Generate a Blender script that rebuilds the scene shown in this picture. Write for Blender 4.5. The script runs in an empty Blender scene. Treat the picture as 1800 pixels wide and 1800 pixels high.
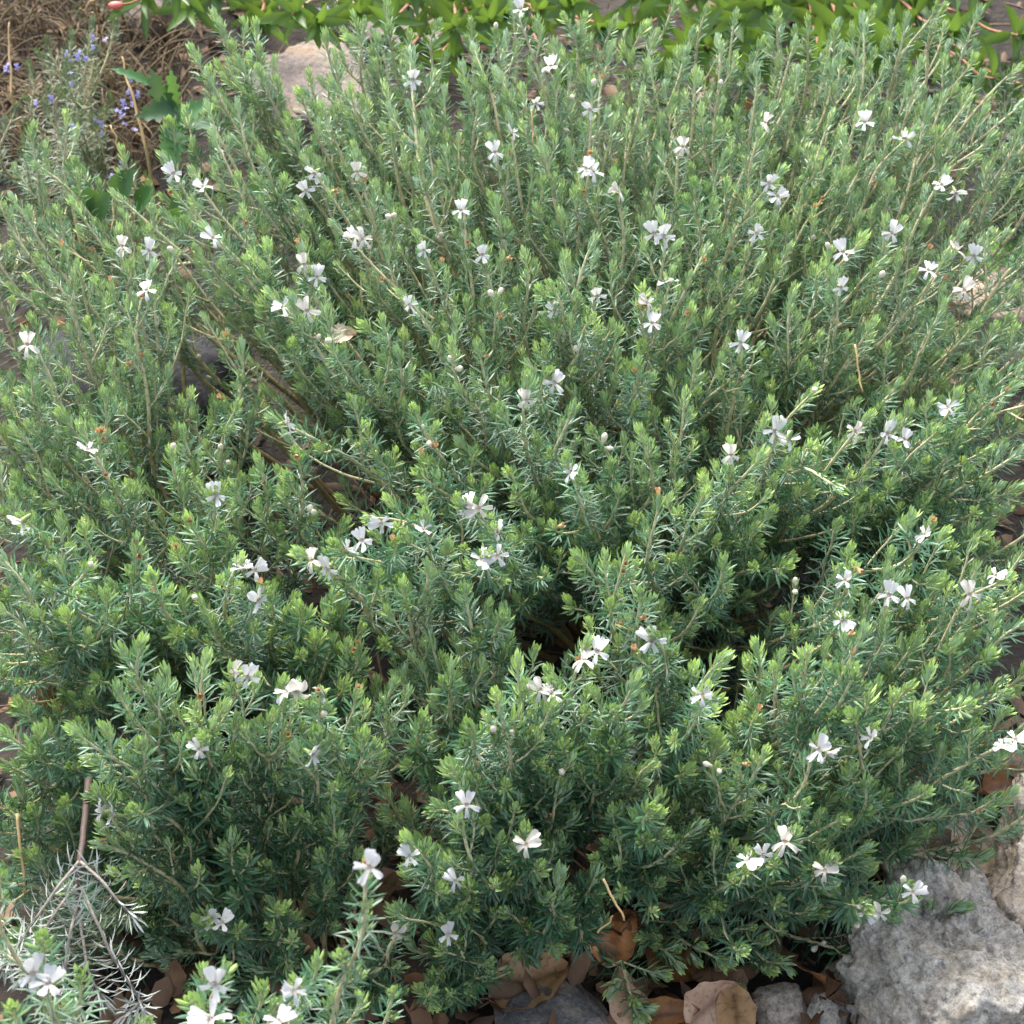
import bpy, math, random
import numpy as np
from mathutils import Vector, Matrix

rng = np.random.default_rng(11)
random.seed(5)
SC = bpy.context.scene
COL = SC.collection

# ------------------------------------------------------------------ camera, sky, sun, exposure
PITCH = math.radians(42.0)
HALF = math.tan(math.radians(12.0))
CAM = np.array([0.0, 0.0, 1.35])
FWD = np.array([0.0, math.cos(PITCH), -math.sin(PITCH)])
RGT = np.array([1.0, 0.0, 0.0])
UPV = np.array([0.0, math.sin(PITCH), math.cos(PITCH)])
cd = bpy.data.cameras.new('camera')
cam = bpy.data.objects.new('camera', cd)
COL.objects.link(cam)
cam.location = CAM
cam.rotation_euler = (math.radians(90) - PITCH, 0, 0)
cd.sensor_width = 36
cd.lens = 18 / HALF
cd.clip_end = 200
cd.clip_start = 0.02
cd.dof.use_dof = True
cd.dof.focus_distance = 1.6
cd.dof.aperture_fstop = 22
SC.camera = cam

SUN_EL, SUN_AZ = math.radians(54), math.radians(-22)
w = bpy.data.worlds.new('World')
SC.world = w
w.use_nodes = True
nt = w.node_tree
bg = nt.nodes['Background']
sky = nt.nodes.new('ShaderNodeTexSky')
sky.sky_type = 'NISHITA'
sky.sun_disc = False
sky.sun_elevation = SUN_EL
sky.sun_rotation = SUN_AZ
sky.air_density = 1.0
sky.dust_density = 4.0
cloud = nt.nodes.new('ShaderNodeHueSaturation')      # thin overcast: the sky's blue is mostly washed out
cloud.inputs['Saturation'].default_value = 0.55
nt.links.new(sky.outputs[0], cloud.inputs['Color'])
nt.links.new(cloud.outputs[0], bg.inputs[0])
bg.inputs[1].default_value = 0.115
sl = bpy.data.lights.new('sun', 'SUN')
sl.energy = 1.5
sl.angle = math.radians(28)
sl.color = (1.0, 0.95, 0.86)
so = bpy.data.objects.new('sun', sl)
COL.objects.link(so)
sd = Vector((math.sin(SUN_AZ) * math.cos(SUN_EL), math.cos(SUN_AZ) * math.cos(SUN_EL), math.sin(SUN_EL)))
so.rotation_euler = sd.to_track_quat('Z', 'Y').to_euler()
so.location = (0, 0, 4)
SC.view_settings.view_transform = 'Standard'
SC.view_settings.look = 'None'
SC.view_settings.exposure = 2.22
SC.view_settings.gamma = 1.0
SC.cycles.max_bounces = 6
SC.cycles.diffuse_bounces = 3
SC.cycles.glossy_bounces = 2
SC.cycles.transmission_bounces = 3
SC.cycles.sample_clamp_indirect = 6


# ------------------------------------------------------------------ small maths
def ray(u, v):
    return FWD + RGT * ((u - 900) / 900 * HALF) + UPV * (-(v - 900) / 900 * HALF)


def at(u, v, D):
    """photo pixel (1800 px frame) at axial distance D -> point"""
    return CAM + ray(u, v) * D


def ground(u, v, z=0.0):
    r = ray(u, v)
    return CAM + r * ((z - CAM[2]) / r[2])


def gdepth(u, v, z=0.0):
    return (z - CAM[2]) / ray(u, v)[2]


def unit(a):
    a = np.asarray(a, float)
    n = np.linalg.norm(a, axis=-1, keepdims=True)
    return a / np.maximum(n, 1e-9)


def interp(x, xs, ys):
    return float(np.interp(x, xs, ys))


def canopy(u, v):
    return interp(v, [-100, 0, 300, 600, 900, 1200, 1500, 1650, 1800],
                  [2.06, 2.0, 1.86, 1.75, 1.63, 1.54, 1.53, 1.58, 1.58])


# ------------------------------------------------------------------ materials
def mat(name):
    m = bpy.data.materials.new(name)
    m.use_nodes = True
    nt = m.node_tree
    nt.nodes.clear()
    out = nt.nodes.new('ShaderNodeOutputMaterial')
    return m, nt, out


def N(nt, t, **kw):
    n = nt.nodes.new(t)
    for k, v in kw.items():
        setattr(n, k, v)
    return n


def mixc(nt, fac, a, b, blend='MIX'):
    n = nt.nodes.new('ShaderNodeMix')
    n.data_type = 'RGBA'
    n.blend_type = blend
    for sock, val in ((n.inputs[0], fac), (n.inputs[6], a), (n.inputs[7], b)):
        if hasattr(val, 'node'):
            nt.links.new(val, sock)
        elif isinstance(val, tuple):
            sock.default_value = (*val, 1)
        else:
            sock.default_value = val
    return n.outputs[2]


def ramp(nt, fac, stops):
    n = nt.nodes.new('ShaderNodeValToRGB')
    el = n.color_ramp.elements
    while len(el) < len(stops):
        el.new(0.5)
    for e, (p, c) in zip(el, stops):
        e.position = p
        e.color = (*c, 1) if isinstance(c, tuple) else (c, c, c, 1)
    nt.links.new(fac, n.inputs[0])
    return n.outputs[0]


def leaf_material(name, old, mid, young, under, transl=0.22, rough=0.45, spec=0.5):
    m, nt, out = mat(name)
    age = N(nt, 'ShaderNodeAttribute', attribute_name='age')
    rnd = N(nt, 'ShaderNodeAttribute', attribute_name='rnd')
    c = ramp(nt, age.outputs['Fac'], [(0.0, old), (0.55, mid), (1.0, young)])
    hsv = N(nt, 'ShaderNodeHueSaturation')
    mr = N(nt, 'ShaderNodeMapRange')
    nt.links.new(rnd.outputs['Fac'], mr.inputs[0])
    mr.inputs[3].default_value = 0.55
    mr.inputs[4].default_value = 1.5
    nt.links.new(mr.outputs[0], hsv.inputs['Value'])
    mh = N(nt, 'ShaderNodeMapRange')
    nt.links.new(rnd.outputs['Fac'], mh.inputs[0])
    mh.inputs[3].default_value = 0.515
    mh.inputs[4].default_value = 0.485
    nt.links.new(mh.outputs[0], hsv.inputs['Hue'])
    nt.links.new(c, hsv.inputs['Color'])
    geo = N(nt, 'ShaderNodeNewGeometry')
    col = mixc(nt, geo.outputs['Backfacing'], hsv.outputs[0], under)
    p = N(nt, 'ShaderNodeBsdfPrincipled')
    nt.links.new(col, p.inputs['Base Color'])
    p.inputs['Roughness'].default_value = rough
    p.inputs['Specular IOR Level'].default_value = spec
    t = N(nt, 'ShaderNodeBsdfTranslucent')
    tc = mixc(nt, 0.6, hsv.outputs[0], (0.25, 0.4, 0.05), 'MIX')
    nt.links.new(tc, t.inputs[0])
    mx = N(nt, 'ShaderNodeMixShader')
    mx.inputs[0].default_value = transl
    nt.links.new(p.outputs[0], mx.inputs[1])
    nt.links.new(t.outputs[0], mx.inputs[2])
    nt.links.new(mx.outputs[0], out.inputs[0])
    return m


def stem_material(name, young, mid, old):
    m, nt, out = mat(name)
    age = N(nt, 'ShaderNodeAttribute', attribute_name='age')
    c = ramp(nt, age.outputs['Fac'], [(0.0, old), (0.45, mid), (1.0, young)])
    tex = N(nt, 'ShaderNodeTexNoise')
    tex.inputs['Scale'].default_value = 260
    co = N(nt, 'ShaderNodeTexCoord')
    nt.links.new(co.outputs['Object'], tex.inputs['Vector'])
    c = mixc(nt, 0.5, c, ramp(nt, tex.outputs[0], [(0.3, 0.35), (0.7, 1.5)]), 'MULTIPLY')
    p = N(nt, 'ShaderNodeBsdfPrincipled')
    nt.links.new(c, p.inputs['Base Color'])
    p.inputs['Roughness'].default_value = 0.7
    nt.links.new(p.outputs[0], out.inputs[0])
    return m


def noise_material(name, stops, scale, rough=0.85, bump=0.0, detail=6, scale2=None, stops2=None, transl=0.0, bscale=None, dist=0.002):
    m, nt, out = mat(name)
    co = N(nt, 'ShaderNodeTexCoord')
    tex = N(nt, 'ShaderNodeTexNoise')
    tex.inputs['Scale'].default_value = scale
    tex.inputs['Detail'].default_value = detail
    tex.inputs['Roughness'].default_value = 0.65
    nt.links.new(co.outputs['Object'], tex.inputs['Vector'])
    c = ramp(nt, tex.outputs[0], stops)
    if scale2:
        t2 = N(nt, 'ShaderNodeTexNoise')
        t2.inputs['Scale'].default_value = scale2
        t2.inputs['Detail'].default_value = 4
        nt.links.new(co.outputs['Object'], t2.inputs['Vector'])
        c = mixc(nt, 1.0, c, ramp(nt, t2.outputs[0], stops2), 'MULTIPLY')
    p = N(nt, 'ShaderNodeBsdfPrincipled')
    nt.links.new(c, p.inputs['Base Color'])
    p.inputs['Roughness'].default_value = rough
    if bump:
        b = N(nt, 'ShaderNodeBump')
        b.inputs['Strength'].default_value = bump
        b.inputs['Distance'].default_value = dist
        if bscale:
            t3 = N(nt, 'ShaderNodeTexNoise')
            t3.inputs['Scale'].default_value = bscale
            t3.inputs['Detail'].default_value = 8
            nt.links.new(co.outputs['Object'], t3.inputs['Vector'])
            nt.links.new(t3.outputs[0], b.inputs['Height'])
        else:
            nt.links.new(tex.outputs[0], b.inputs['Height'])
        nt.links.new(b.outputs[0], p.inputs['Normal'])
    if transl:
        t = N(nt, 'ShaderNodeBsdfTranslucent')
        nt.links.new(c, t.inputs[0])
        mx = N(nt, 'ShaderNodeMixShader')
        mx.inputs[0].default_value = transl
        nt.links.new(p.outputs[0], mx.inputs[1])
        nt.links.new(t.outputs[0], mx.inputs[2])
        nt.links.new(mx.outputs[0], out.inputs[0])
    else:
        nt.links.new(p.outputs[0], out.inputs[0])
    return m


def limestone_material(name, light, mid, dark, pits=0.5, scale=14):
    m, nt, out = mat(name)
    co = N(nt, 'ShaderNodeTexCoord')

    def noise(s, d=8, r=0.6):
        t = N(nt, 'ShaderNodeTexNoise')
        t.inputs['Scale'].default_value = s
        t.inputs['Detail'].default_value = d
        t.inputs['Roughness'].default_value = r
        nt.links.new(co.outputs['Object'], t.inputs['Vector'])
        return t.outputs[0]
    c = ramp(nt, noise(scale, 8, 0.7), [(0.33, dark), (0.44, mid), (0.6, light)])
    spk = ramp(nt, noise(170, 9, 0.8), [(0.34, 0.12), (0.47, 0.85), (0.62, 1.3)])
    c = mixc(nt, 0.9, c, spk, 'MULTIPLY')
    grain = ramp(nt, noise(460, 4, 0.7), [(0.36, 0.45), (0.5, 1.0), (0.66, 1.2)])
    c = mixc(nt, 0.6, c, grain, 'MULTIPLY')
    stain = ramp(nt, noise(30, 5), [(0.5, 0.0), (0.72, 0.55)])
    c = mixc(nt, stain, c, (0.36, 0.25, 0.13))
    lich = ramp(nt, noise(52, 6, 0.7), [(0.58, 0.0), (0.66, 0.7)])
    c = mixc(nt, lich, c, (0.1, 0.1, 0.1))
    vor = N(nt, 'ShaderNodeTexVoronoi')
    vor.inputs['Scale'].default_value = 60
    nt.links.new(co.outputs['Object'], vor.inputs['Vector'])
    pit = ramp(nt, vor.outputs['Distance'], [(0.08, 0.0), (0.3, 1.0)])
    add = N(nt, 'ShaderNodeMath', operation='MULTIPLY_ADD')
    nt.links.new(pit, add.inputs[0])
    add.inputs[1].default_value = pits
    nt.links.new(noise(90, 10, 0.72), add.inputs[2])
    b = N(nt, 'ShaderNodeBump')
    b.inputs['Strength'].default_value = 0.9
    b.inputs['Distance'].default_value = 0.005
    nt.links.new(add.outputs[0], b.inputs['Height'])
    p = N(nt, 'ShaderNodeBsdfPrincipled')
    nt.links.new(c, p.inputs['Base Color'])
    p.inputs['Roughness'].default_value = 0.9
    nt.links.new(b.outputs[0], p.inputs['Normal'])
    nt.links.new(p.outputs[0], out.inputs[0])
    return m


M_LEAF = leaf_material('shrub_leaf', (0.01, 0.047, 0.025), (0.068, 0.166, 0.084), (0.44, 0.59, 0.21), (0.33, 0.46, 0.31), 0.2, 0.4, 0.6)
M_STEM = stem_material('shrub_stem', (0.5, 0.46, 0.28), (0.33, 0.28, 0.13), (0.09, 0.05, 0.025))
M_ROSE = leaf_material('rosemary_leaf', (0.05, 0.085, 0.04), (0.09, 0.13, 0.075), (0.16, 0.2, 0.11), (0.22, 0.25, 0.19), 0.15)
M_BROAD = leaf_material('broad_leaf', (0.014, 0.042, 0.01), (0.034, 0.092, 0.014), (0.085, 0.17, 0.03), (0.07, 0.13, 0.045), 0.3, 0.4, 0.5)
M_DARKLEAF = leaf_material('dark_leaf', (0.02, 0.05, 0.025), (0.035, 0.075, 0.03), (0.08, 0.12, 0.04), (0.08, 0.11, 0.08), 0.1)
M_THISTLE = leaf_material('thistle_leaf', (0.03, 0.1, 0.035), (0.04, 0.125, 0.04), (0.07, 0.18, 0.05), (0.1, 0.18, 0.1), 0.3, 0.4)
M_CLOVER = leaf_material('clover_leaf', (0.09, 0.25, 0.03), (0.11, 0.28, 0.03), (0.14, 0.33, 0.04), (0.12, 0.25, 0.06), 0.35, 0.4)
M_DEAD = leaf_material('dead_leaf', (0.34, 0.36, 0.35), (0.34, 0.36, 0.35), (0.36, 0.38, 0.36), (0.36, 0.38, 0.36), 0.1, 0.7, 0.3)
M_DEADSTEM = stem_material('dead_stem', (0.22, 0.2, 0.18), (0.14, 0.11, 0.09), (0.045, 0.026, 0.02))
M_REDSTEM = stem_material('red_stem', (0.3, 0.13, 0.08), (0.22, 0.1, 0.06), (0.12, 0.07, 0.05))
M_HAY = noise_material('hay', [(0.3, (0.06, 0.042, 0.022)), (0.7, (0.24, 0.18, 0.1))], 25, 0.8, transl=0.15)
M_STALK = noise_material('stalk', [(0.3, (0.3, 0.2, 0.08)), (0.7, (0.5, 0.37, 0.18))], 40, 0.7)
M_SOIL = noise_material('soil', [(0.3, (0.009, 0.007, 0.005)), (0.7, (0.03, 0.022, 0.015))], 30, 0.95, 0.8, scale2=6, stops2=[(0.3, 0.5), (0.7, 1.2)], bscale=120, dist=0.006)
M_LIME = limestone_material('limestone', (0.56, 0.52, 0.45), (0.42, 0.385, 0.325), (0.15, 0.13, 0.11), 0.8, 24)
M_LIME2 = limestone_material('brown_limestone', (0.5, 0.44, 0.36), (0.36, 0.3, 0.24), (0.12, 0.1, 0.08), 0.7, 22)
M_FLAT = limestone_material('flat_stone', (0.50, 0.41, 0.32), (0.42, 0.34, 0.26), (0.3, 0.24, 0.19), 0.15, 6)
M_DARKROCK = limestone_material('dark_stone', (0.28, 0.26, 0.24), (0.11, 0.105, 0.1), (0.04, 0.04, 0.04), 0.4, 16)
M_SLATE = noise_material('slate', [(0.3, (0.016, 0.015, 0.02)), (0.7, (0.05, 0.046, 0.056))], 34, 0.9, 1.0, bscale=60, dist=0.006)
M_SAND = limestone_material('sandstone', (0.24, 0.2, 0.18), (0.18, 0.147, 0.13), (0.08, 0.06, 0.055), 0.3, 12)
M_BUD = noise_material('bud_cream', [(0.3, (0.66, 0.58, 0.45)), (0.7, (0.8, 0.76, 0.66))], 300, 0.6, transl=0.2)
M_DRY = noise_material('dried_calyx', [(0.3, (0.4, 0.2, 0.08)), (0.7, (0.62, 0.42, 0.23))], 350, 0.7, transl=0.2)
M_CALYX = noise_material('green_calyx', [(0.3, (0.12, 0.18, 0.05)), (0.7, (0.2, 0.27, 0.09))], 300, 0.6)
M_VIOLET = noise_material('violet_petal', [(0.3, (0.2, 0.19, 0.42)), (0.7, (0.36, 0.35, 0.6))], 300, 0.6, transl=0.3)
M_REDBUD = noise_material('red_bud', [(0.3, (0.4, 0.07, 0.06)), (0.7, (0.6, 0.16, 0.12))], 120, 0.5)


def petal_material(name, c0, c1, c2):
    m, nt, out = mat(name)
    a = N(nt, 'ShaderNodeAttribute', attribute_name='age')
    co = N(nt, 'ShaderNodeTexCoord')
    sp = N(nt, 'ShaderNodeTexVoronoi')
    sp.inputs['Scale'].default_value = 900
    nt.links.new(co.outputs['Object'], sp.inputs['Vector'])
    dots = ramp(nt, sp.outputs['Distance'], [(0.2, 1.0), (0.34, 0.0)])
    mask = ramp(nt, a.outputs['Fac'], [(0.0, 0.75), (0.42, 0.0)])
    mul = N(nt, 'ShaderNodeMath', operation='MULTIPLY')
    nt.links.new(dots, mul.inputs[0])
    nt.links.new(mask, mul.inputs[1])
    base = ramp(nt, a.outputs['Fac'], [(0.0, c0), (0.35, c1), (1.0, c2)])
    c = mixc(nt, mul.outputs[0], base, (0.42, 0.22, 0.2))
    p = N(nt, 'ShaderNodeBsdfPrincipled')
    nt.links.new(c, p.inputs['Base Color'])
    p.inputs['Roughness'].default_value = 0.6
    t = N(nt, 'ShaderNodeBsdfTranslucent')
    nt.links.new(c, t.inputs[0])
    mx = N(nt, 'ShaderNodeMixShader')
    mx.inputs[0].default_value = 0.3
    nt.links.new(p.outputs[0], mx.inputs[1])
    nt.links.new(t.outputs[0], mx.inputs[2])
    nt.links.new(mx.outputs[0], out.inputs[0])
    return m


M_PETAL = petal_material('white_petal', (0.5, 0.44, 0.34), (0.55, 0.54, 0.51), (0.62, 0.62, 0.63))
M_PETAL_OLD = petal_material('faded_petal', (0.5, 0.42, 0.3), (0.6, 0.56, 0.49), (0.6, 0.56, 0.5))


def litter_leaf_material(name, a, b):
    m, nt, out = mat(name)
    co = N(nt, 'ShaderNodeTexCoord')
    t = N(nt, 'ShaderNodeTexNoise')
    t.inputs['Scale'].default_value = 45
    t.inputs['Detail'].default_value = 7
    nt.links.new(co.outputs['Object'], t.inputs['Vector'])
    c = ramp(nt, t.outputs[0], [(0.3, a), (0.65, b)])
    v = N(nt, 'ShaderNodeAttribute', attribute_name='age')   # 1 on the veins
    c = mixc(nt, v.outputs['Fac'], c, tuple(min(1, x * 0.55) for x in a))
    t2 = N(nt, 'ShaderNodeTexNoise')
    t2.inputs['Scale'].default_value = 260
    nt.links.new(co.outputs['Object'], t2.inputs['Vector'])
    c = mixc(nt, 0.6, c, ramp(nt, t2.outputs[0], [(0.32, 0.35), (0.45, 1.0)]), 'MULTIPLY')
    p = N(nt, 'ShaderNodeBsdfPrincipled')
    nt.links.new(c, p.inputs['Base Color'])
    p.inputs['Roughness'].default_value = 0.6
    b = N(nt, 'ShaderNodeBump')
    b.inputs['Strength'].default_value = 0.5
    b.inputs['Distance'].default_value = 0.002
    nt.links.new(t.outputs[0], b.inputs['Height'])
    nt.links.new(b.outputs[0], p.inputs['Normal'])
    tr = N(nt, 'ShaderNodeBsdfTranslucent')
    nt.links.new(c, tr.inputs[0])
    mx = N(nt, 'ShaderNodeMixShader')
    mx.inputs[0].default_value = 0.15
    nt.links.new(p.outputs[0], mx.inputs[1])
    nt.links.new(tr.outputs[0], mx.inputs[2])
    nt.links.new(mx.outputs[0], out.inputs[0])
    return m


M_TAN = litter_leaf_material('tan_litter_leaf', (0.36, 0.2, 0.09), (0.5, 0.31, 0.16))
M_PINK = litter_leaf_material('pinkish_litter_leaf', (0.42, 0.25, 0.16), (0.55, 0.37, 0.25))
M_BROWN = litter_leaf_material('brown_litter_leaf', (0.16, 0.065, 0.022), (0.33, 0.15, 0.05))
M_DKBROWN = litter_leaf_material('dark_litter_leaf', (0.07, 0.035, 0.018), (0.16, 0.08, 0.035))
M_CREAM = litter_leaf_material('cream_litter_leaf', (0.5, 0.38, 0.26), (0.62, 0.5, 0.36))


# ------------------------------------------------------------------ mesh building
class Mesh:
    """collects vertices, polygons and two point attributes; links ONE mesh object"""

    def __init__(self):
        self.v, self.loops, self.sizes, self.age, self.rnd, self.n = [], [], [], [], [], 0

    def add(self, verts, loops, sizes, age, rnd):
        k = len(verts)
        self.v.append(np.asarray(verts, float))
        self.loops.append(np.asarray(loops, np.int64) + self.n)
        self.sizes.append(np.asarray(sizes, np.int64))
        self.age.append(np.broadcast_to(np.asarray(age, float), (k,)))
        self.rnd.append(np.broadcast_to(np.asarray(rnd, float), (k,)))
        self.n += k

    def data(self, name, material, origin=(0, 0, 0), smooth=True):
        v = np.concatenate(self.v) - np.asarray(origin, float)
        lp = np.concatenate(self.loops)
        sz = np.concatenate(self.sizes)
        me = bpy.data.meshes.new(name)
        me.vertices.add(len(v))
        me.vertices.foreach_set('co', v.astype(np.float32).ravel())
        me.loops.add(len(lp))
        me.loops.foreach_set('vertex_index', lp.astype(np.int32))
        me.polygons.add(len(sz))
        st = np.concatenate([[0], np.cumsum(sz)[:-1]])
        me.polygons.foreach_set('loop_start', st.astype(np.int32))
        me.polygons.foreach_set('loop_total', sz.astype(np.int32))
        me.update(calc_edges=True)
        for nm, arr in (('age', self.age), ('rnd', self.rnd)):
            at_ = me.attributes.new(nm, 'FLOAT', 'POINT')
            at_.data.foreach_set('value', np.concatenate(arr).astype(np.float32))
        if smooth:
            me.polygons.foreach_set('use_smooth', np.ones(len(sz), bool))
        me.materials.append(material)
        return me

    def build(self, name, material, parent=None, origin=None, smooth=True):
        # origin: world position of the object's own origin (and of the parent's when it has one)
        org = np.zeros(3) if origin is None else np.asarray(origin, float)
        me = self.data(name, material, org, smooth)
        o = bpy.data.objects.new(name, me)
        COL.objects.link(o)
        if parent:
            o.parent = parent
        else:
            o.location = org
        return o


def tag(o, label=None, cat=None, group=None, kind=None):
    if label: o['label'] = label
    if cat: o['category'] = cat
    if group: o['group'] = group
    if kind: o['kind'] = kind
    return o


def empty(name, loc):
    o = bpy.data.objects.new(name, None)
    o.empty_display_size = 0.02
    COL.objects.link(o)
    o.location = loc
    return o


LEAF_LOOP = np.array([0, 3, 2, 0, 2, 1, 2, 3, 6, 5, 1, 2, 5, 4, 5, 6, 7, 4, 5, 7])
LEAF_SIZE = np.array([3, 3, 4, 4, 3, 3])


BOUGH_TONE = [0.5]


def add_leaves(M, B, d, nrm, L, W, bend, age, fold=-0.25, tw=(0.75, 0.9), ts=(0.3, 0.68)):
    """one narrow folded leaf per row: base point, direction, upper side, length, width, curl"""
    n = len(B)
    if n == 0:
        return
    d = unit(d)
    nrm = unit(nrm - d * np.sum(nrm * d, 1, keepdims=True))
    s = np.cross(d, nrm)
    L = np.broadcast_to(L, (n,))[:, None]
    W = np.broadcast_to(W, (n,))[:, None]
    bend = np.broadcast_to(bend, (n,))[:, None]
    t1, t2 = ts

    def mid(t):
        return B + d * L * t + nrm * L * bend * t * t
    v = np.empty((n, 8, 3))
    v[:, 0] = B
    for k, (t, ww) in enumerate(((t1, tw[0]), (t2, tw[1]))):
        m = mid(t)
        e = s * W * 0.5 * ww
        f = nrm * W * fold * ww
        v[:, 1 + 3 * k] = m - e + f
        v[:, 2 + 3 * k] = m
        v[:, 3 + 3 * k] = m + e + f
    v[:, 7] = mid(1.0)
    loops = (LEAF_LOOP[None] + 8 * np.arange(n)[:, None]).ravel()
    sizes = np.tile(LEAF_SIZE, n)
    a = np.repeat(np.clip(np.broadcast_to(age, (n,)), 0, 1), 8)
    r = np.repeat(np.clip(0.62 * rng.random(n) + 0.38 * BOUGH_TONE[0], 0, 1), 8)
    M.add(v.reshape(-1, 3), loops, sizes, a, r)


def frames(P):
    """tangent and two normals along a polyline (parallel transport)"""
    T = np.gradient(P, axis=0)
    T = unit(T)
    n0 = np.cross(T[0], [0.3, 0.5, 0.81])
    n0 = unit(n0)
    A = np.empty_like(P)
    A[0] = n0
    for i in range(1, len(P)):
        a = A[i - 1] - T[i] * np.dot(A[i - 1], T[i])
        A[i] = unit(a)
    return T, A, np.cross(T, A)


def add_tube(M, P, R, age, k=6, cap=True):
    P = np.asarray(P, float)
    n = len(P)
    T, A, Bn = frames(P)
    R = np.broadcast_to(R, (n,))
    an = np.arange(k) * 2 * math.pi / k
    v = P[:, None] + (A[:, None] * np.cos(an)[None, :, None] + Bn[:, None] * np.sin(an)[None, :, None]) * R[:, None, None]
    v = v.reshape(-1, 3)
    i = np.arange(n - 1)[:, None] * k
    j = np.arange(k)[None]
    j2 = (j + 1) % k
    q = np.stack([i + j, i + j2, i + k + j2, i + k + j], -1).reshape(-1)
    sizes = np.full((n - 1) * k, 4)
    if cap:
        q = np.concatenate([q, (n - 1) * k + np.arange(k), np.arange(k)[::-1]])
        sizes = np.concatenate([sizes, [k, k]])
    M.add(v, q, sizes, np.repeat(np.broadcast_to(age, (n,)), k), 0.5)


def bezier(p0, p1, p2, p3, n):
    t = np.linspace(0, 1, n)[:, None]
    return (1 - t) ** 3 * p0 + 3 * (1 - t) ** 2 * t * p1 + 3 * (1 - t) * t * t * p2 + t ** 3 * p3


def resample(P, step):
    seg = np.linalg.norm(np.diff(P, axis=0), axis=1)
    s = np.concatenate([[0], np.cumsum(seg)])
    n = max(3, int(s[-1] / step) + 1)
    q = np.linspace(0, s[-1], n)
    return np.stack([np.interp(q, s, P[:, c]) for c in range(3)], 1), q, s[-1]


def wobble(P, amp):
    n = len(P)
    t = np.linspace(0, 1, n)
    off = np.zeros_like(P)
    for f in (1.3, 2.7, 4.5):
        ph = rng.random(3) * 6.28
        off += np.sin(t[:, None] * f * 6.28 + ph) * rng.normal(size=3) * amp / f
    return P + off * np.sin(np.clip(t * 1.0, 0, 1) * math.pi * 0.5)[:, None] * (1 - t[:, None] * 0.4)


def leafy(F, P, start=0.0, size=1.0, young=1.0, inter=0.0052, wide=1.0, per=4, thin=1.0, tipscale=1.0, droop=1.0, x0=0.0005, tuft=0):
    """whorls of narrow leaves along the shoot P (base to tip), a tight rosette of young leaves at its end"""
    Q, q, L = resample(P, 0.002)
    T, A, Bn = frames(Q)
    # whorl stations measured back from the tip: tight at first
    ds, x = [], x0
    while x < L * (1 - start):
        ds.append(x)
        g = min(1.0, x / 0.032)
        x += inter * (0.3 + 0.7 * g) * (0.85 + 0.3 * rng.random())
    ds = np.array(ds)
    if len(ds) == 0:
        return
    idx = np.clip(((L - ds) / L * (len(Q) - 1)).astype(int), 0, len(Q) - 1)
    m = len(ds)
    w_i = np.repeat(np.arange(m), per)
    k_i = np.tile(np.arange(per), m)
    keep = rng.random(m * per) < np.where(ds[w_i] < 0.03, 1.0, thin)
    w_i, k_i = w_i[keep], k_i[keep]
    n = len(w_i)
    dist = ds[w_i]
    g = np.clip(dist / 0.05, 0, 1)          # 0 at the tip, 1 on mature wood
    phi = k_i * 2 * math.pi / per + w_i * (math.pi / per) + rng.normal(0, 0.14, n)
    ax = T[idx[w_i]]
    rad = A[idx[w_i]] * np.cos(phi)[:, None] + Bn[idx[w_i]] * np.sin(phi)[:, None]
    th = np.radians(17 + 57 * g ** 0.7 + 14 * np.clip(dist / 0.12, 0, 1)) + rng.normal(0, 0.11, n)
    d = ax * np.cos(th)[:, None] + rad * np.sin(th)[:, None]
    nrm = ax * np.sin(th)[:, None] - rad * np.cos(th)[:, None]
    d = unit(d + np.array([0, 0, 0.12])[None] * (g[:, None]) + rng.normal(0, 0.045, (n, 3)))
    Ln = size * (0.0086 + 0.0048 * np.clip(dist / 0.03, 0, 1) ** 0.7) * (0.8 + 0.4 * rng.random(n)) * tipscale
    Wd = size * wide * (0.0025 - 0.0007 * g) * (0.85 + 0.3 * rng.random(n))
    bend = np.where(g < 0.3, 0.2, -0.08 - 0.22 * g * droop) + rng.normal(0, 0.07, n)
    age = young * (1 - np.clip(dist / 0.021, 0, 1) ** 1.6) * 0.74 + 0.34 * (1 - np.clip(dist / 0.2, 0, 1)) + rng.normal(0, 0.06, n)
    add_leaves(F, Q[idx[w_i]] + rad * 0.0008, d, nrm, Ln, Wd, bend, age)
    for k in range(m if tuft else 0):     # short leafy tufts in the axils of the long shoots
        i = idx[k]
        for _ in range(tuft):
            ph = rng.random() * 6.28
            rd = A[i] * math.cos(ph) + Bn[i] * math.sin(ph)
            dd = unit(T[i] * 0.8 + rd * 0.75)
            ln = rng.uniform(0.004, 0.012)
            leafy(F, np.array([Q[i], Q[i] + dd * ln * .5, Q[i] + dd * ln + T[i] * ln * .2]), 0, size * rng.uniform(.55, .8), young * .75, inter=.0055)


STEMPTS = []


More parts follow.
